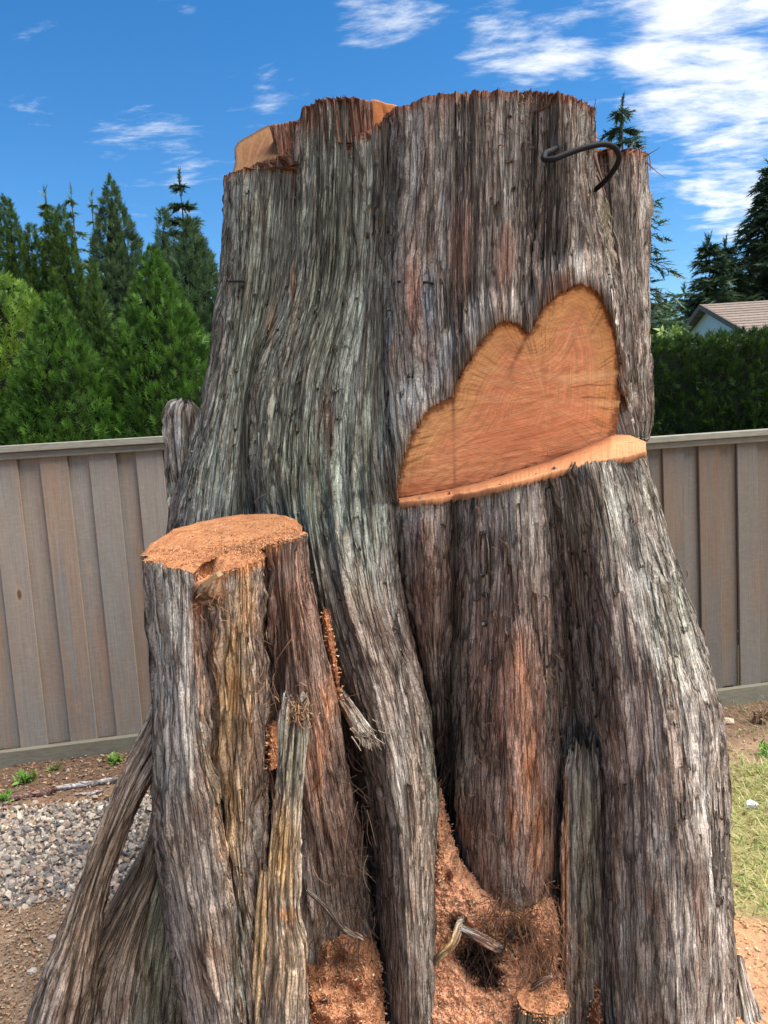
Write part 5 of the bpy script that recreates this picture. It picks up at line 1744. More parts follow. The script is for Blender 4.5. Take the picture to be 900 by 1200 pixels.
# loose crumbs on the top and on the ledge
def crumbs(pts, n, size, seed, pal=((0.48, 0.23, 0.105), (0.42, 0.17, 0.07), (0.58, 0.37, 0.21), (0.27, 0.11, 0.05))):
    r = np.random.default_rng(seed)
    k = r.integers(0, len(pts), n)
    p = pts[k] + np.stack([r.normal(0, 0.004, n), r.normal(0, 0.004, n), r.uniform(0, 0.004, n)], -1)
    sc = r.uniform(*size, n)
    pal = np.array(pal)
    return scatter(CHIP_V, CHIP_F, p, rand_rot(n, r), np.stack([sc, sc * r.uniform(0.4, 0.9, n), sc * r.uniform(0.6, 2.5, n)], -1), pal[r.integers(0, len(pal), n)] * r.uniform(0.8, 1.15, (n, 1)))


# --- rough limbs and roots as tapered bodies with bark relief
def limb(name, pts, seg, n, seed, zones, flat=1.0, amp=0.8, coarse=1.2, parent=None, jag=0.0, mat=None, knob=0.0):
    """pts: (x, y, half width in pixels, depth of the axis) along the limb."""
    if pts[-1][1] > 1210:                                         # carry it on into the ground
        (xa_, ya_, wa_, da_), (xb_, yb_, wb_, db_) = pts[-2], pts[-1]
        k_ = 150 / (yb_ - ya_)
        pts = list(pts) + [(xb_ + (xb_ - xa_) * k_ * 0.8, yb_ + 150, wb_ * 1.05, db_ + (db_ - da_) * k_ * 0.3)]
        n = int(n * 1.15)
    if seg > 60:
        seg, n = int(seg * 0.74), int(n * 0.76)
    pts = np.array(pts, float)
    path = P(pts[:, 0], pts[:, 1], pts[:, 3])
    rad = pts[:, 2] / F_PX * pts[:, 3]
    V, Fs, (nn, sg_) = tube(path, rad, seg, flat, n)
    Gv = V[:nn * sg_].reshape(nn, sg_, 3)
    al = np.concatenate([[0], np.cumsum(np.linalg.norm(np.diff(Gv.mean(1), axis=0), axis=1))])
    radn = np.linalg.norm(Gv - Gv.mean(1, keepdims=True), axis=2).mean(1)
    th = np.linspace(0, 2 * math.pi, sg_, endpoint=False)
    rmean = radn.mean()
    s_ = np.broadcast_to(th[None] * rmean, (nn, sg_))
    sw = np.minimum(th, 2 * math.pi - th)[None] * rmean                 # mirrored so the relief closes on itself
    t_ = np.broadcast_to(al[:, None], (nn, sg_))
    r_, m_ = bark_relief(np.broadcast_to(sw, (nn, sg_)), t_, seed, amp, coarse)
    N_ = grid_normals(np.concatenate([Gv, Gv[:, :1]], 1))[:, :sg_]
    outw = Gv - Gv.mean(1, keepdims=True)
    sign = np.sign((N_ * outw).sum(-1, keepdims=True))
    r_ = r_ + knob * (pn(sw * 14, t_ * 7, seed + 60) + 0.6 * pn(sw * 30, t_ * 15, seed + 61))
    taper = sstep(0, 0.02, np.linspace(0, 1, nn))[:, None]
    Gd = Gv + N_ * sign * r_[..., None]
    if jag:
        up = np.linspace(1, 0, nn)[:, None] ** 6
        Gd = Gd + up[..., None] * (jag * (pn(sw * 70, 0.5, seed + 70) + 0.6 * pn(sw * 190, 0.2, seed + 71)))[..., None] * np.array((0, 0, 1.0))
    p_x, p_y = to_px(Gd)
    c_ = bark_color(m_, np.broadcast_to(sw, (nn, sg_)), t_, p_x, p_y, zones, seed + 80)
    V = np.concatenate([Gd.reshape(-1, 3), Gd[0].mean(0)[None] - (np.array((0, 0, 0.03)) if jag else 0), Gd[-1].mean(0)[None]])
    c_ = np.concatenate([c_.reshape(-1, 3), c_[0].mean(0)[None] * 0.8, c_[-1].mean(0)[None]])
    gr = np.stack([np.broadcast_to(sw, (nn, sg_)) + seed * 0.13, t_], -1).reshape(-1, 2)
    gr = np.concatenate([gr, gr[:1] + 0.01, gr[-1:] + 0.01])
    return make_mesh(name, V, Fs, mat or M_BARK, parent or stump, c_, True, gr)


ROOTZ = dict(brown=[(120, 1000, 110, 300, 1.0)], olive=[(185, 1110, 45, 120, 0.8)], pale=[(105, 1010, 20, 60, 0.3)], dark=[(150, 1090, 30, 50, 0.5)], red=[(190, 930, 20, 60, 0.4)])
limb('root', [(206, 815, 24, 2.02), (188, 858, 21, 1.98), (163, 905, 19, 1.93), (139, 957, 18, 1.87), (115, 1020, 17, 1.83), (97, 1080, 21, 1.81), (82, 1135, 30, 1.80), (64, 1205, 37, 1.80), (46, 1290, 42, 1.80)], 150, 330, 701, ROOTZ, 0.9, 0.7, 1.4, knob=0.004)
limb('root', [(206, 880, 16, 2.06), (200, 925, 15, 2.02), (194, 968, 18, 1.99), (187, 1012, 28, 1.97), (168, 1062, 36, 1.94), (150, 1120, 52, 1.93), (140, 1200, 66, 1.93), (132, 1300, 76, 1.93)], 190, 300, 711, ROOTZ, 0.7, 0.9, 1.3, knob=0.012)
limb('root', [(222, 930, 16, 1.98), (212, 1010, 24, 1.94), (200, 1090, 34, 1.90), (192, 1170, 42, 1.88), (186, 1290, 48, 1.88)], 130, 260, 721,
     dict(olive=[(190, 1090, 60, 200, 1.0)], brown=[(200, 950, 40, 60, 0.6)], orange=[(170, 1020, 8, 14, 0.4), (172, 1145, 10, 16, 0.6)]), 0.7, 0.8, 1.2, knob=0.007)
# broken grey snag behind the left edge of the trunk
limb('snag', [(216, 472, 9, 2.82), (215, 476, 17, 2.82), (214, 486, 22, 2.82), (215, 505, 24, 2.82), (217, 545, 23, 2.82), (222, 590, 20, 2.82), (227, 650, 20, 2.82), (230, 760, 22, 2.82), (232, 1000, 30, 2.8)], 110, 260, 731,
     dict(pale=[(214, 510, 40, 70, 1.0)], brown=[(224, 490, 16, 30, 0.7)], lichen=[(205, 575, 20, 40, 0.7)]), 0.8, 1.3, 1.0, jag=0.022, knob=0.009)
# weathered upright shard in front of the side stem
limb('wood_shard', [(346, 818, 13, 1.66), (345, 850, 15, 1.655), (341, 900, 14, 1.65), (336, 960, 15, 1.64), (333, 1020, 18, 1.635), (333, 1075, 20, 1.63), (337, 1110, 26, 1.62), (335, 1160, 30, 1.61), (332, 1220, 33, 1.60), (330, 1300, 36, 1.60)], 150, 420, 741,
     dict(olive=[(345, 880, 30, 70, 0.7)], ochre=[(330, 1000, 26, 90, 0.85), (335, 1130, 40, 100, 0.6)], orange=[(335, 1072, 14, 10, 0.9), (350, 838, 14, 14, 0.7), (318, 1160, 12, 12, 0.6)], pale=[(352, 880, 6, 30, 0.8)], brown=[(330, 1150, 40, 80, 0.6)], dark=[(300, 1130, 8, 60, 0.8)]),
     0.7, 0.8, 1.5, jag=0.03, knob=0.004)
limb('wood_shard', [(311, 1020, 5, 1.64), (308, 1060, 6, 1.63), (306, 1110, 7, 1.62), (304, 1180, 9, 1.61), (303, 1290, 10, 1.6)], 40, 160, 747, dict(ochre=[(307, 1100, 30, 200, 0.8)], red=[(306, 1080, 6, 40, 0.6)]), 0.8, 0.4, 1.6, jag=0.03)
# pale slab standing in the groove between the middle and right buttresses
limb('wood_slab', [(684, 872, 18, 2.06), (684, 900, 24, 2.05), (685, 960, 27, 2.03), (686, 1030, 29, 2.01), (687, 1110, 30, 2.0), (688, 1200, 32, 1.99), (690, 1300, 34, 1.99)], 130, 330, 751,
     dict(olive=[(690, 1000, 26, 200, 0.7)], pale=[(672, 960, 8, 90, 0.8), (700, 1060, 12, 160, 0.35)], orange=[(662, 1010, 5, 120, 0.9), (657, 1080, 6, 60, 0.7)], lichen=[(700, 980, 14, 90, 0.4)], dark=[(712, 1020, 6, 140, 0.6)]),
     0.35, 0.6, 1.2, jag=0.06, knob=0.003)
# torn branch stub pointing at the camera
limb('branch_stub', [(398, 812, 8, 2.10), (408, 832, 11, 2.03), (420, 850, 13, 1.97), (433, 868, 12, 1.93)], 60, 110, 761, dict(pale=[(430, 865, 16, 14, 0.9)], brown=[(405, 830, 20, 20, 0.8)], orange=[(402, 835, 8, 14, 0.5)]), 0.7, 0.7, 1.6, knob=0.004)
# small sawn stub low between the buttresses
stub_o = limb('small_stub', [(636, 1172, 33, 1.84), (636, 1194, 33, 1.845), (636, 1220, 33, 1.85), (636, 1300, 34, 1.86)], 90, 90, 771, dict(olive=[(636, 1200, 60, 60, 0.7)], pale=[(690, 1195, 20, 20, 0.4)]), 0.8, 0.2, 1.2, jag=0.004)
dn, dsg = 24, 90
ring_ = np.array([v.co for v in stub_o.data.vertices])[:90] + np.array(stub.location if False else stump.location)
Dq = np.linspace(0, 1, dn)[:, None, None]
ring_ = ring_.mean(0) + (ring_ - ring_.mean(0)) * (0.97 + 0.05 * pn(np.arange(90) * 0.13, 0.5, 3))[:, None]
DG = ring_[None] * (1 - Dq) + ring_.mean(0) * Dq
DG[..., 2] = lerp(DG[..., 2], ring_[:, 2].mean(), sstep(0, 0.3, Dq[..., 0])) + 0.006 + 0.012 * sstep(0, 0.5, Dq[..., 0]) + 0.005 * pn(DG[..., 0] * 60, DG[..., 1] * 60, 5) + 0.004 * pn(DG[..., 0] * 200, DG[..., 1] * 200, 6)
dcol = np.broadcast_to(np.array((0.50, 0.23, 0.115)), DG.shape) * (1 + 0.5 * pn(DG[..., 0] * 170, DG[..., 1] * 170, 7))[..., None]
sub('sawn_top', DG, grid_faces(dn, 90, True), M_SAWDUST, stub_o, dcol)
limb('root', [(862, 1120, 8, 2.22), (868, 1160, 14, 2.16), (876, 1200, 22, 2.1), (886, 1260, 30, 2.06)], 80, 120, 781, dict(pale=[(880, 1190, 30, 40, 0.5)], brown=[(870, 1150, 20, 50, 0.5)]), 0.9, 0.7, 1.3)

cb = Bag()
V, F, C = crumbs(RG[3:].reshape(-1, 3), 4200, (0.0010, 0.0036), 601)
cb.add(V, F, C)
V, F, C = crumbs(RG[:3].reshape(-1, 3) + np.array((0, 0, -0.006)), 700, (0.0018, 0.005), 602)
cb.add(V, F, C)
V, F, C = crumbs(LG[4:-6].reshape(-1, 3), 260, (0.0007, 0.0018), 603)
cb.add(V, F, C)
V, F, C = crumbs(DG[2:].reshape(-1, 3), 700, (0.0014, 0.005), 604)
cb.add(V, F, C)
V, F, C = crumbs(DG[:3].reshape(-1, 3) + np.array((0, -0.004, -0.008)), 260, (0.0016, 0.006), 605)
cb.add(V, F, C)
cr = cb.build('loose_crumbs', M_CHIP, stump, False)
cr['kind'] = 'stuff'


# --- sawdust heaped between the buttresses
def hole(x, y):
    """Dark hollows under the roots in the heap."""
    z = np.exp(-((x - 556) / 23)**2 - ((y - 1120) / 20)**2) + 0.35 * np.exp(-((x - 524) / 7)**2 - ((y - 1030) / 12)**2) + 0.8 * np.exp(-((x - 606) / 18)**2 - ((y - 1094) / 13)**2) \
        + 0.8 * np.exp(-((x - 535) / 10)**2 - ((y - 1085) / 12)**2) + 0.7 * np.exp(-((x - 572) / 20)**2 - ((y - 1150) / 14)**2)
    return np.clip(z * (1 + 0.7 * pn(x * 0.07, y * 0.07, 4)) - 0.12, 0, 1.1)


def heap(outline, depth_fn, n, seed, ncr, tone=(0.50, 0.235, 0.115)):
    o = smooth_poly(outline, 5)
    x0, x1, y0, y1 = o[:, 0].min() - 6, o[:, 0].max() + 6, o[:, 1].min() - 6, o[:, 1].max() + 6
    ug3, vg3 = np.meshgrid(np.linspace(x0, x1, int((x1 - x0) * 0.66)), np.linspace(y0, y1, int((y1 - y0) * 0.66)))
    s3 = poly_sd(ug3, vg3, o) + 2.2 * pn(ug3 * 0.15, vg3 * 0.15, seed)
    dep = depth_fn(ug3, vg3)
    p = P(ug3, vg3, dep)
    hump = 0.013 * pn(p[..., 0] * 14, p[..., 2] * 14, seed + 1) + 0.010 * pn(p[..., 0] * 36, p[..., 2] * 36, seed + 2) + 0.008 * pn(p[..., 0] * 90, p[..., 2] * 100, seed + 3) + 0.0035 * pn(p[..., 0] * 260, p[..., 2] * 260, seed + 4)
    hump = hump * (1 + 1.2 * hole(ug3, vg3))
    edge = sstep(0, 14, -s3)
    p[..., 1] += (1 - edge) * 0.07 - hump
    p[..., 2] += hump * 0.5
    c3 = np.empty(p.shape)
    c3[:] = tone
    c3 = c3 * (1 + 0.5 * pn(p[..., 0] * 170, p[..., 2] * 170, seed + 5) + 0.3 * pn(p[..., 0] * 60, p[..., 2] * 60, seed + 6))[..., None]
    c3 = mixc(c3, (0.20, 0.095, 0.055), sstep(0.1, 0.4, pn(p[..., 0] * 26, p[..., 2] * 26, seed + 7)) * 0.7)
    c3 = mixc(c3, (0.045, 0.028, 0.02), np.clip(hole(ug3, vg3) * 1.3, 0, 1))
    root_mat = np.exp(-((ug3 - 636) / 30)**2 - ((vg3 - 1100) / 34)**2) * sstep(-0.2, 0.2, pn(ug3 * 0.08, vg3 * 0.05, seed + 9))
    c3 = mixc(c3, (0.24, 0.12, 0.065), root_mat * 0.85)
    kf = (s3 < 0.5).ravel()
    F3_ = grid_faces(*ug3.shape)
    F3_ = F3_[kf[F3_].all(1)]
    used_ = np.unique(F3_)
    rm = np.full(ug3.size, -1)
    rm[used_] = np.arange(len(used_))
    return p.reshape(-1, 3)[used_], rm[F3_], c3.reshape(-1, 3)[used_]


dust = Bag()
pile_pts = []
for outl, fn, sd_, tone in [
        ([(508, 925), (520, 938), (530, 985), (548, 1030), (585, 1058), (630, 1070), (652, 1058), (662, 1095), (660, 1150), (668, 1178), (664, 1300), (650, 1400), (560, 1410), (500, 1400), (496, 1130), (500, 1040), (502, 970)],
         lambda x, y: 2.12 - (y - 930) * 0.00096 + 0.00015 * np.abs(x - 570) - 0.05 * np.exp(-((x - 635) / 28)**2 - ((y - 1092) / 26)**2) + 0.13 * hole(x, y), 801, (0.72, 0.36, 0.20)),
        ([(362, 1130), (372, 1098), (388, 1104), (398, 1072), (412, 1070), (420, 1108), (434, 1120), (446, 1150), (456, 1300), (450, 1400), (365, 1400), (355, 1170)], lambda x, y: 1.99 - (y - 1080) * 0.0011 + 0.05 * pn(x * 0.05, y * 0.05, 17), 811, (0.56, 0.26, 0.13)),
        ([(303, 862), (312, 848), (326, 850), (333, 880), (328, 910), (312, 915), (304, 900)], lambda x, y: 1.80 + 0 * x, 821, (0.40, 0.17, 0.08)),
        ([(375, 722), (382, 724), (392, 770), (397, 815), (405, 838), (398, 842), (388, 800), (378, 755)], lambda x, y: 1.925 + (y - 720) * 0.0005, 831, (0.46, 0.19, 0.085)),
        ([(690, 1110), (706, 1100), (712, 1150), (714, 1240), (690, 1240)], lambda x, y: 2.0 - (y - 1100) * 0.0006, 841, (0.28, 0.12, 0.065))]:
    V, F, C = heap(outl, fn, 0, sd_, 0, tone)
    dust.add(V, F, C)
    pile_pts.append(V)
pp = np.concatenate(pile_pts)
V, F, C = crumbs(pp[to_px(pp)[1] < 1230], 11500, (0.0022, 0.0075), 851, ((0.68, 0.36, 0.20), (0.56, 0.26, 0.13), (0.72, 0.50, 0.33), (0.34, 0.15, 0.08), (0.62, 0.32, 0.17)))
V = V.copy()
dust.add(V, F, C)
o = dust.build('sawdust', M_SAWDUST, None, False)
o['kind'] = 'stuff'

# --- splinters, torn strings of bark and rootlets (uncountable fine strands of the stump)
strands = Bag()
rs = np.random.default_rng(909)


def strand(p0, d, L, r, col, bend=0.3, seg=4, n=5):
    d = np.asarray(d, float)
    d = d / (np.linalg.norm(d) + 1e-9)
    side = rs.normal(0, 1, 3)
    q_ = np.linspace(0, 1, n)[:, None]
    path = p0 + d * L * q_ + side * (0.6 * bend * L) * q_**2 + np.array((0, 0, -0.15 * L)) * q_**2 * bend
    V, F, _ = tube(path, r * np.linspace(1, 0.35, n), seg, caps=False)
    strands.add(V, F, np.array(col) * rs.uniform(0.5, 1.0))


RB = (0.24, 0.115, 0.07)
for k in range(190):                                               # frayed upper edge of the trunk
    j = int(rs.integers(20, NU - 8))
    p = TV[int(rs.integers(0, 4)), j]
    strand(p, (rs.normal(0, 0.5), -0.35 + rs.normal(0, 0.3), rs.normal(0.35, 0.6)), rs.uniform(0.004, 0.012), rs.uniform(0.0007, 0.0016), RB, 0.5)
for k in range(70):
    j = int(rs.integers(405, 480)) if rs.random() < 0.55 else int(rs.integers(560, NU - 1))
    p = TV[int(rs.integers(0, 30)), j]
    strand(p, (rs.normal(0.35, 0.5), -0.4, rs.normal(-0.1, 0.6)), rs.uniform(0.012, 0.04), rs.uniform(0.0008, 0.0022), RB if rs.random() < 0.75 else (0.42, 0.32, 0.17), 0.6, n=6)
for (x, y, dep, ex, ey, r) in [(676, 150, 2.2, 684, 121, 0.0035), (679, 152, 2.2, 705, 162, 0.0016), (756, 190, 2.5, 778, 208, 0.0016), (754, 184, 2.5, 772, 175, 0.002), (758, 182, 2.5, 764, 245, 0.0010),
                               (760, 180, 2.5, 766, 200, 0.0022), (686, 210, 2.25, 700, 190, 0.002), (700, 205, 2.22, 712, 230, 0.004), (696, 180, 2.22, 708, 225, 0.006)]:
    a, b2 = P(x, y, dep), P(ex, ey, dep - 0.03)
    strand(a, b2 - a, float(np.linalg.norm(b2 - a)), r, RB if x > 700 else (0.2, 0.12, 0.09), 0.12, 5, 6)
for k in range(120):                                               # pale torn fibres in the groove under the cable
    x, y = rs.normal(704, 7), rs.uniform(225, 330)
    strand(P(x, y, 2.27), (rs.normal(0, 0.25), -0.3, -1), rs.uniform(0.02, 0.08), rs.uniform(0.0006, 0.0016), (0.40, 0.33, 0.2), 0.35)
def bundle(x, y, rx, ry, dep, n, col, L, r=(0.0006, 0.0016), d=(0, -0.3, -1), sp=0.6):
    for _ in range(n):
        strand(P(rs.normal(x, rx), rs.normal(y, ry), dep), np.array(d) + rs.normal(0, sp, 3), rs.uniform(*L), rs.uniform(*r), col, 0.55)


bundle(350, 832, 9, 9, 1.645, 110, (0.40, 0.24, 0.13), (0.006, 0.022), (0.0008, 0.0022), d=(0.4, -0.4, -0.3), sp=0.6)
bundle(340, 900, 20, 60, 1.72, 60, (0.22, 0.11, 0.065), (0.02, 0.08))
bundle(385, 960, 26, 60, 1.98, 150, (0.16, 0.085, 0.055), (0.03, 0.11))
bundle(400, 1010, 26, 45, 1.95, 90, (0.22, 0.15, 0.10), (0.03, 0.12), (0.0005, 0.0014))
bundle(395, 1105, 24, 24, 1.93, 170, (0.14, 0.08, 0.05), (0.02, 0.08), d=(0, -0.4, -0.8), sp=0.8)
bundle(425, 990, 18, 60, 1.98, 70, (0.13, 0.08, 0.055), (0.02, 0.08))
bundle(525, 850, 10, 45, 2.25, 70, (0.20, 0.14, 0.10), (0.02, 0.10))
bundle(610, 1062, 26, 12, 1.965, 150, (0.20, 0.105, 0.06), (0.02, 0.08), d=(0, -0.6, -0.5), sp=0.9)
bundle(634, 1108, 18, 30, 1.90, 220, (0.26, 0.135, 0.075), (0.02, 0.10), d=(0, -0.4, -1), sp=0.5)
bundle(560, 1092, 30, 20, 1.95, 130, (0.12, 0.065, 0.04), (0.02, 0.09), d=(0, -0.4, -0.8), sp=0.7)
bundle(555, 1130, 18, 22, 1.98, 160, (0.055, 0.035, 0.026), (0.02, 0.09), (0.0008, 0.0025), d=(0, -0.4, -0.6), sp=0.9)
bundle(582, 1130, 16, 20, 1.95, 120, (0.07, 0.04, 0.028), (0.02, 0.08), (0.0008, 0.0022), sp=0.9)
bundle(195, 1120, 26, 50, 1.76, 50, (0.2, 0.17, 0.1), (0.01, 0.05))
bundle(255, 700, 16, 14, 1.60, 40, (0.40, 0.22, 0.11), (0.006, 0.03), sp=0.9)
bundle(300, 780, 8, 80, 1.66, 60, (0.30, 0.19, 0.11), (0.01, 0.045))
bundle(590, 770, 40, 120, 1.985, 90, (0.30, 0.17, 0.10), (0.008, 0.035), (0.0005, 0.0012))
bundle(428, 860, 8, 6, 1.91, 50, (0.40, 0.32, 0.24), (0.01, 0.028), (0.001, 0.003), d=(0.7, -0.4, -0.8), sp=0.14)
for k in range(260):                                               # hairs of bark lifting all over the trunk
    i, j = int(rs.integers(25, NV - 170)), int(rs.integers(10, NU - 80))
    if sd[i, j] < 6:
        continue
    strand(TV[i, j] + TN[i, j] * 0.002, TN[i, j] * 0.5 + np.array((rs.normal(0, 0.25), 0, rs.choice((-1, 1)))), rs.uniform(0.012, 0.05), rs.uniform(0.0005, 0.0013), (0.22, 0.15, 0.11), 0.3)
o = strands.build('fibre', M_CHIP, stump)
o['kind'] = 'stuff'

# strips of outer bark lifting off the trunk, torn at their ends
strips, sgr = Bag(), []
for k in range(620):
    L_, w_ = int(rs.integers(20, 86)), int(rs.integers(4, 10))
    i0, j0 = int(rs.integers(4, NV - 190)), int(rs.integers(8, NU - 60))
    ii = np.linspace(i0, min(i0 + L_, NV - 20), 12).astype(int)
    jj = np.linspace(j0, j0 + w_, 6).astype(int)
    I_, J_ = np.meshgrid(ii, jj, indexing='ij')
    rag = np.zeros(I_.shape, int)
    rag[0] = rs.integers(0, 10, 6)
    rag[1] = rag[0] // 2
    rag[-1] = -rs.integers(0, 14, 6)
    rag[-2] = rag[-1] // 2
    I_ = np.clip(I_ + rag, 0, NV - 1)
    if sd[I_, J_].min() < 9 or np.ptp(TV[I_, J_][..., 1]) > 0.25:
        continue
    bp_ = base_pts[I_, J_]
    nn_ = TN[I_, J_]
    off = 0.005 + 0.003 * np.sin(np.linspace(0.3, math.pi - 0.3, 6))[None] + np.zeros(I_.shape)
    curl = rs.uniform(0, 0.009) * (rs.random() < 0.45)
    off = off + curl * np.linspace(0, 1, 12)[:, None] ** 3 + rs.uniform(0, 0.002)
    off[0] = off[-1] = off[:, 0] = off[:, -1] = 0
    pad = np.zeros_like(off)
    pad[0] = pad[-1] = 1
    pad[:, 0] = pad[:, -1] = 1
    off = np.where(pad > 0, -0.012, off)
    ins = bp_ + nn_ * off[..., None]
    for e_, q_ in ((1, 0.55), (2, 0.2), (-2, 0.6), (-3, 0.22)):
        ins[e_] = lerp(ins[e_], ins[e_].mean(0), q_ * rs.uniform(0.5, 1.2))
    # border ring sits straight below the edge of the strip so that the strip has thickness
    ins[:, 0] = ins[:, 1] + (nn_[:, 1] * -0.012)
    ins[:, -1] = ins[:, -2] + (nn_[:, -2] * -0.012)
    ins[0] = ins[1] + (nn_[1] * -0.012)
    ins[-1] = ins[-2] + (nn_[-2] * (-0.012 - curl * 0.7))
    cst = tc_[I_, J_] * 0.35 + tc_[I_, J_].mean((0, 1)) * 0.75 * rs.uniform(0.8, 1.3)
    cst = np.where(pad[..., None] > 0, cst * 0.62, cst)
    strips.add(ins, grid_faces(12, 6), cst)
    sgr.append(np.stack([TS[I_, J_] + 0.37, TT[I_, J_] + 0.2], -1).reshape(-1, 2))
ROTC = np.array([(0.42, 0.20, 0.085), (0.34, 0.21, 0.10), (0.46, 0.31, 0.16), (0.20, 0.10, 0.06), (0.30, 0.14, 0.075), (0.50, 0.26, 0.12)])
jr = np.where((spx[NV2 // 3, :NU2] > 236) & (spx[NV2 // 3, :NU2] < 345))[0]
for k in range(330):
    L_, w_ = int(rs.integers(10, 56)), int(rs.integers(2, 5))
    i0, j0 = int(rs.integers(2, NV2 - 120)), int(rs.choice(jr[:-8]))
    ii = np.clip(np.linspace(i0, i0 + L_, 8), 0, NV2 - 1).astype(int)
    I_, J_ = np.meshgrid(ii, np.linspace(j0, j0 + w_, 5).astype(int), indexing='ij')
    rag = np.zeros(I_.shape, int)
    rag[0], rag[-1] = rs.integers(-4, 5, 5), rs.integers(-5, 6, 5)
    I_ = np.clip(I_ + rag, 0, NV2 - 1)
    bp_, nn_ = sv[I_, J_], sn[I_, J_]
    lift0, lift1 = rs.uniform(0.004, 0.008), rs.uniform(0.004, 0.014) * (1 if rs.random() < 0.5 else 0.3)
    ins = bp_ + nn_ * (lift0 + (lift1 - lift0) * np.linspace(0, 1, 8)[:, None] ** 2)[..., None]
    for e_, q_ in ((1, 0.7), (2, 0.3), (-2, 0.75), (-3, 0.3)):
        ins[e_] = lerp(ins[e_], ins[e_].mean(0), q_)
    ins[:, 0] = ins[:, 1] + nn_[:, 1] * -0.008
    ins[:, -1] = ins[:, -2] + nn_[:, -2] * -0.008
    ins[0] = ins[1] + nn_[1] * -0.008
    ins[-1] = ins[-2] + nn_[-2] * -0.010
    strips.add(ins, grid_faces(8, 5), sc_[I_, J_].mean((0, 1)) * 0.55 + ROTC[int(rs.integers(0, 6))] * rs.uniform(0.25, 0.6) + np.zeros(ins.shape))
    sgr.append(np.stack([ss[I_, J_] + 0.7, st_[I_, J_] + 0.3], -1).reshape(-1, 2))
o = make_mesh('bark_strips', np.concatenate(strips.V), np.concatenate(strips.F), M_BARK, stump, np.concatenate(strips.C), True, np.concatenate(sgr))
o['kind'] = 'stuff'

# exposed roots in the heap
for nm, pts, col in [('rootlet', [(505, 1135, 4, 1.94), (516, 1120, 5, 1.915), (532, 1103, 4.5, 1.915), (538, 1085, 4, 1.94), (541, 1076, 3, 1.98)], dict(ochre=[(520, 1110, 30, 40, 0.9)])),
                     ('rootlet', [(538, 1088, 5, 1.935), (556, 1096, 6, 1.92), (574, 1106, 6, 1.925), (590, 1112, 5, 1.97)], dict(red=[(570, 1102, 26, 18, 1.0)], pale=[(543, 1088, 6, 8, 0.9)])),
                     ('rootlet', [(624, 1158, 5, 1.86), (636, 1150, 5, 1.85), (646, 1146, 4, 1.87)], dict(red=[(636, 1150, 20, 20, 0.8)])),
                     ('rootlet', [(360, 1042, 3, 1.86), (380, 1060, 4, 1.84), (400, 1086, 5, 1.84), (425, 1100, 4, 1.88)], dict(dark=[(390, 1070, 40, 30, 0.8)]))]:
    limb(nm, pts, 22, 60, 860 + len(pts[0]) + int(pts[0][0]), col, 1.0, 0.35, 2.2)
# wedge of wood stuck under the rim of the side stem
V = box_v(-0.022, 0.022, -0.012, 0.012, -0.006, 0.006) * (1 + 0.2 * rng.normal(size=(8, 1)))
cR = np.array(Matrix.Rotation(math.radians(-32), 3, 'Y'))
sub('splinter_block', V @ cR.T + P(248, 679, 1.60), BOX_F, M_CUT, side_stem, np.broadcast_to((0.30, 0.19, 0.10), (8, 3)), False)
stone_v = ICO2_V


# ------------------------------------------------------------------ cable loop hung in the trunk
cp = np.array([(661, 168, 2.16), (655, 172, 2.09), (645, 177, 2.03), (638, 182, 1.985), (638, 187, 1.97), (646, 187, 1.965), (660, 182, 1.97), (676, 176, 1.98), (694, 171, 1.99), (708, 169, 2.0), (719, 172, 2.02), (725, 181, 2.05),
               (724, 191, 2.09), (716, 204, 2.14), (705, 216, 2.20), (690, 228, 2.27), (676, 238, 2.36)])
V, F, _ = tube(P(cp[:, 0], cp[:, 1], cp[:, 2]), 0.0072, 14, 1.0, 140)
tag(make_mesh('cable', V, F, M_RUBBER), 'thick black rubber cable looping out of the bark near the stump\'s top right', 'cable')
# rusted wire band grown into the bark
wire = thing('wire', 'thin dark wire band sunk into the bark across the upper trunk', 'wire', tuple(P(400, 332, 2.2)))
for (xa, xb, yy) in [(262, 290, 331), (456, 476, 332), (488, 514, 332)]:
    k = (np.abs(TPY - yy) < 2.0) & (TPX > xa) & (TPX < xb)
    q_, xq = TV[k], TPX[k]
    o_ = np.argsort(xq)
    q_, xq = q_[o_], xq[o_]
    gxx = np.linspace(xa, xb, 9)
    pth = np.stack([np.interp(gxx, xq, np.convolve(np.pad(q_[:, i], 20, mode='edge'), np.ones(41) / 41, 'valid')) for i in range(3)], -1)
    pth[:, 1] -= 0.012
    pth[[0, -1], 1] += 0.02
    V, F, _ = tube(pth, 0.0032, 6, 1.0, 20)
    make_mesh('wire_segment', V, F, M_CHIP, wire, np.broadcast_to((0.022, 0.02, 0.02), V.shape))


# ------------------------------------------------------------------ small things on the ground
def stone(x, y, r, colr, label, seed, group=None):
    rr = np.random.default_rng(seed)
    V = ICO2_V * (1 + 0.13 * rr.normal(size=(len(ICO2_V), 1))) * np.array((1.15, 0.85, 0.75)) * r
    V = V + np.array((x, y, float(gz(x, y)) + r * 0.4))
    o = make_mesh('stone', V, ICO2_F, M_STONE, None, np.broadcast_to(colr, V.shape), False)
    tag(o, label, 'stone', group)


def ground_at(px_v, py_v):
    d = ray(px_v, py_v)
    tt = np.linspace(1, 9, 4000)
    pts = d[None] * tt[:, None] + np.array((0, 0, CAM_H))
    k = np.argmax(pts[:, 2] < gz(pts[:, 0], pts[:, 1]))
    return pts[k]


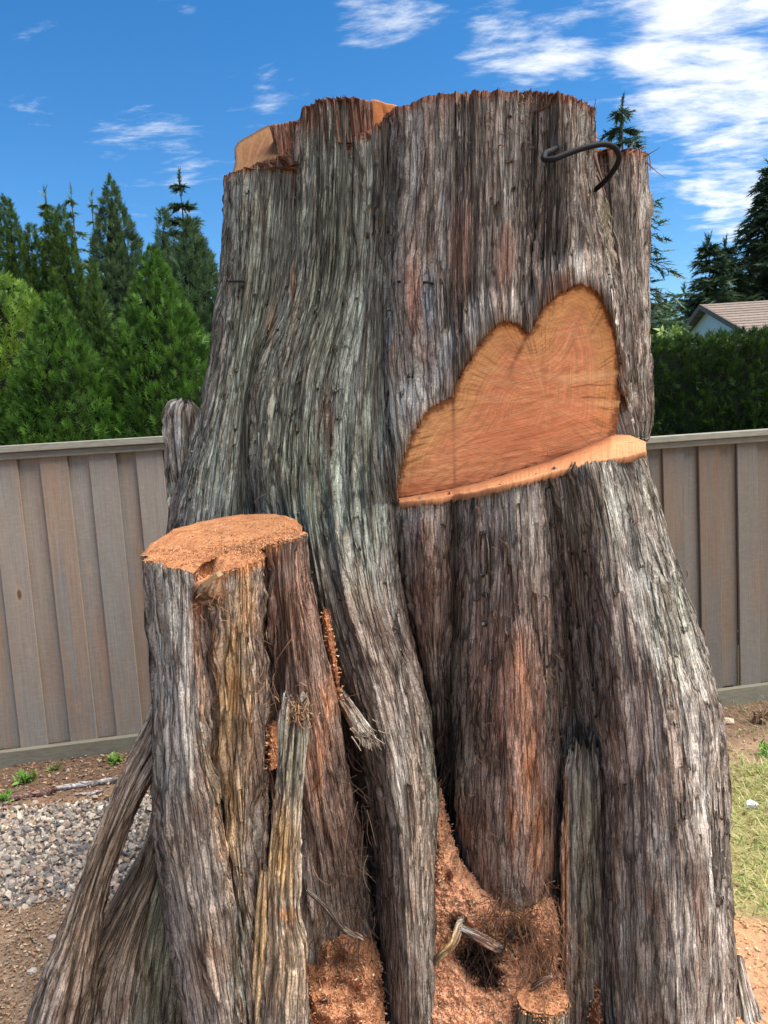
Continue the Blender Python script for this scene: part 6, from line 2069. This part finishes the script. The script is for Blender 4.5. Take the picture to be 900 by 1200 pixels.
g = ground_at(853, 848)
stone(g[0], g[1], 0.030, (0.50, 0.38, 0.27), 'beige stone lying below the right fence', 5)
g = ground_at(880, 946)
stone(g[0], g[1], 0.026, (0.62, 0.66, 0.72), 'pale bluish-white stone in the grass right of the stump', 6)
for i, (x, y, lab) in enumerate([((62), 1100, 'small pale stone on the mulch beside the left root'), (38, 1140, 'small cream pebble lower on the mulch near the left edge of the photo')]):
    g = ground_at(x, y)
    stone(g[0], g[1], 0.013, (0.55, 0.50, 0.44), lab, 20 + i)


def plank(x0, y0, x1, y1, w, h, label, colr, seed, name='wood_sliver'):
    a, b2 = ground_at(x0, y0), ground_at(x1, y1)
    n_ = 14
    rr = np.random.default_rng(seed)
    q_ = np.linspace(0, 1, n_)[:, None]
    path = a * (1 - q_) + b2 * q_ + np.array((0, 0, h * 0.9)) + np.c_[np.zeros(n_), np.cumsum(rr.normal(0, 0.003, n_)), np.abs(np.cumsum(rr.normal(0, 0.002, n_)))]
    V, F, (nn, sg_) = tube(path, w * (0.45 + 0.55 * np.sin(np.linspace(0.25, 2.7, n_))), 10, h / w)
    V = V + 0.0016 * rr.normal(size=V.shape)
    cc_ = np.array(colr) * (1 + 0.25 * rr.normal(size=(len(V), 1)))
    o = make_mesh(name, V, F, M_BARK, None, cc_, True, V[:, [1, 0]])
    tag(o, label, 'wood sliver')


plank(66, 926, 138, 918, 0.016, 0.010, 'long pale weathered sliver of wood along the top of the gravel bed', (0.34, 0.31, 0.29), 1)
plank(8, 938, 66, 930, 0.018, 0.012, 'red-brown strip of bark at the upper left end of the gravel bed', (0.20, 0.12, 0.10), 2)
plank(88, 933, 122, 929, 0.008, 0.006, 'short grey stick just below the long pale sliver', (0.3, 0.27, 0.25), 3)
plank(16, 1058, 42, 1108, 0.0022, 0.0022, 'thin pale twig lying on the mulch', (0.42, 0.33, 0.22), 4, 'twig')


def weed(px_v, py_v, n_, L, label, pal, seed, upw=0.9):
    g_ = ground_at(px_v, py_v)
    r = np.random.default_rng(seed)
    root = thing('weed', label, 'weed', tuple(g_))
    a = r.uniform(0, 6.283, n_)
    up = np.stack([np.cos(a), np.sin(a), r.uniform(0.2, upw, n_)], -1)
    pos = g_ + np.stack([r.normal(0, L * 0.6, n_), r.normal(0, L * 0.45, n_), np.abs(r.normal(0, L * 0.45, n_))], -1)
    V, F, C = scatter(LEAFLET[0], LEAFLET[1], pos, frame(up, r.normal(size=(n_, 3)) + np.array((0, 0, 1.5))), L * r.uniform(0.5, 1.1, n_), clump_color(pal, n_, r, r.random(n_)), LEAFLET[2])
    make_mesh('leaves', V, F, M_LEAF, root, C, False)
    b_ = Bag()
    for k in range(min(n_, 12)):
        V, F, _ = tube(np.array([g_ - np.array((0, 0, 0.01)), (g_ + pos[k]) / 2, pos[k]]), 0.0015, 4, caps=False)
        b_.add(V, F, (0.12, 0.18, 0.05))
    b_.build('stems', M_LEAF, root)


GW = [(0.10, 0.22, 0.03), (0.26, 0.46, 0.08)]
weed(32, 916, 26, 0.045, 'bright green weed under the left fence, the larger clump', GW, 1)
weed(4, 938, 18, 0.04, 'green weed at the left edge of the photo beside the gravel', GW, 2)
weed(136, 893, 20, 0.04, 'small green weed under the fence close to the left root', GW, 3)
weed(66, 902, 12, 0.028, 'tiny green weed between the two larger clumps under the left fence', GW, 4)
weed(900, 884, 14, 0.05, 'bright green leafy weed at the right edge of the photo', GW, 5, 1.6)
weed(890, 846, 22, 0.05, 'withered brown plant against the right fence', [(0.14, 0.08, 0.05), (0.28, 0.17, 0.09)], 6, 1.8)
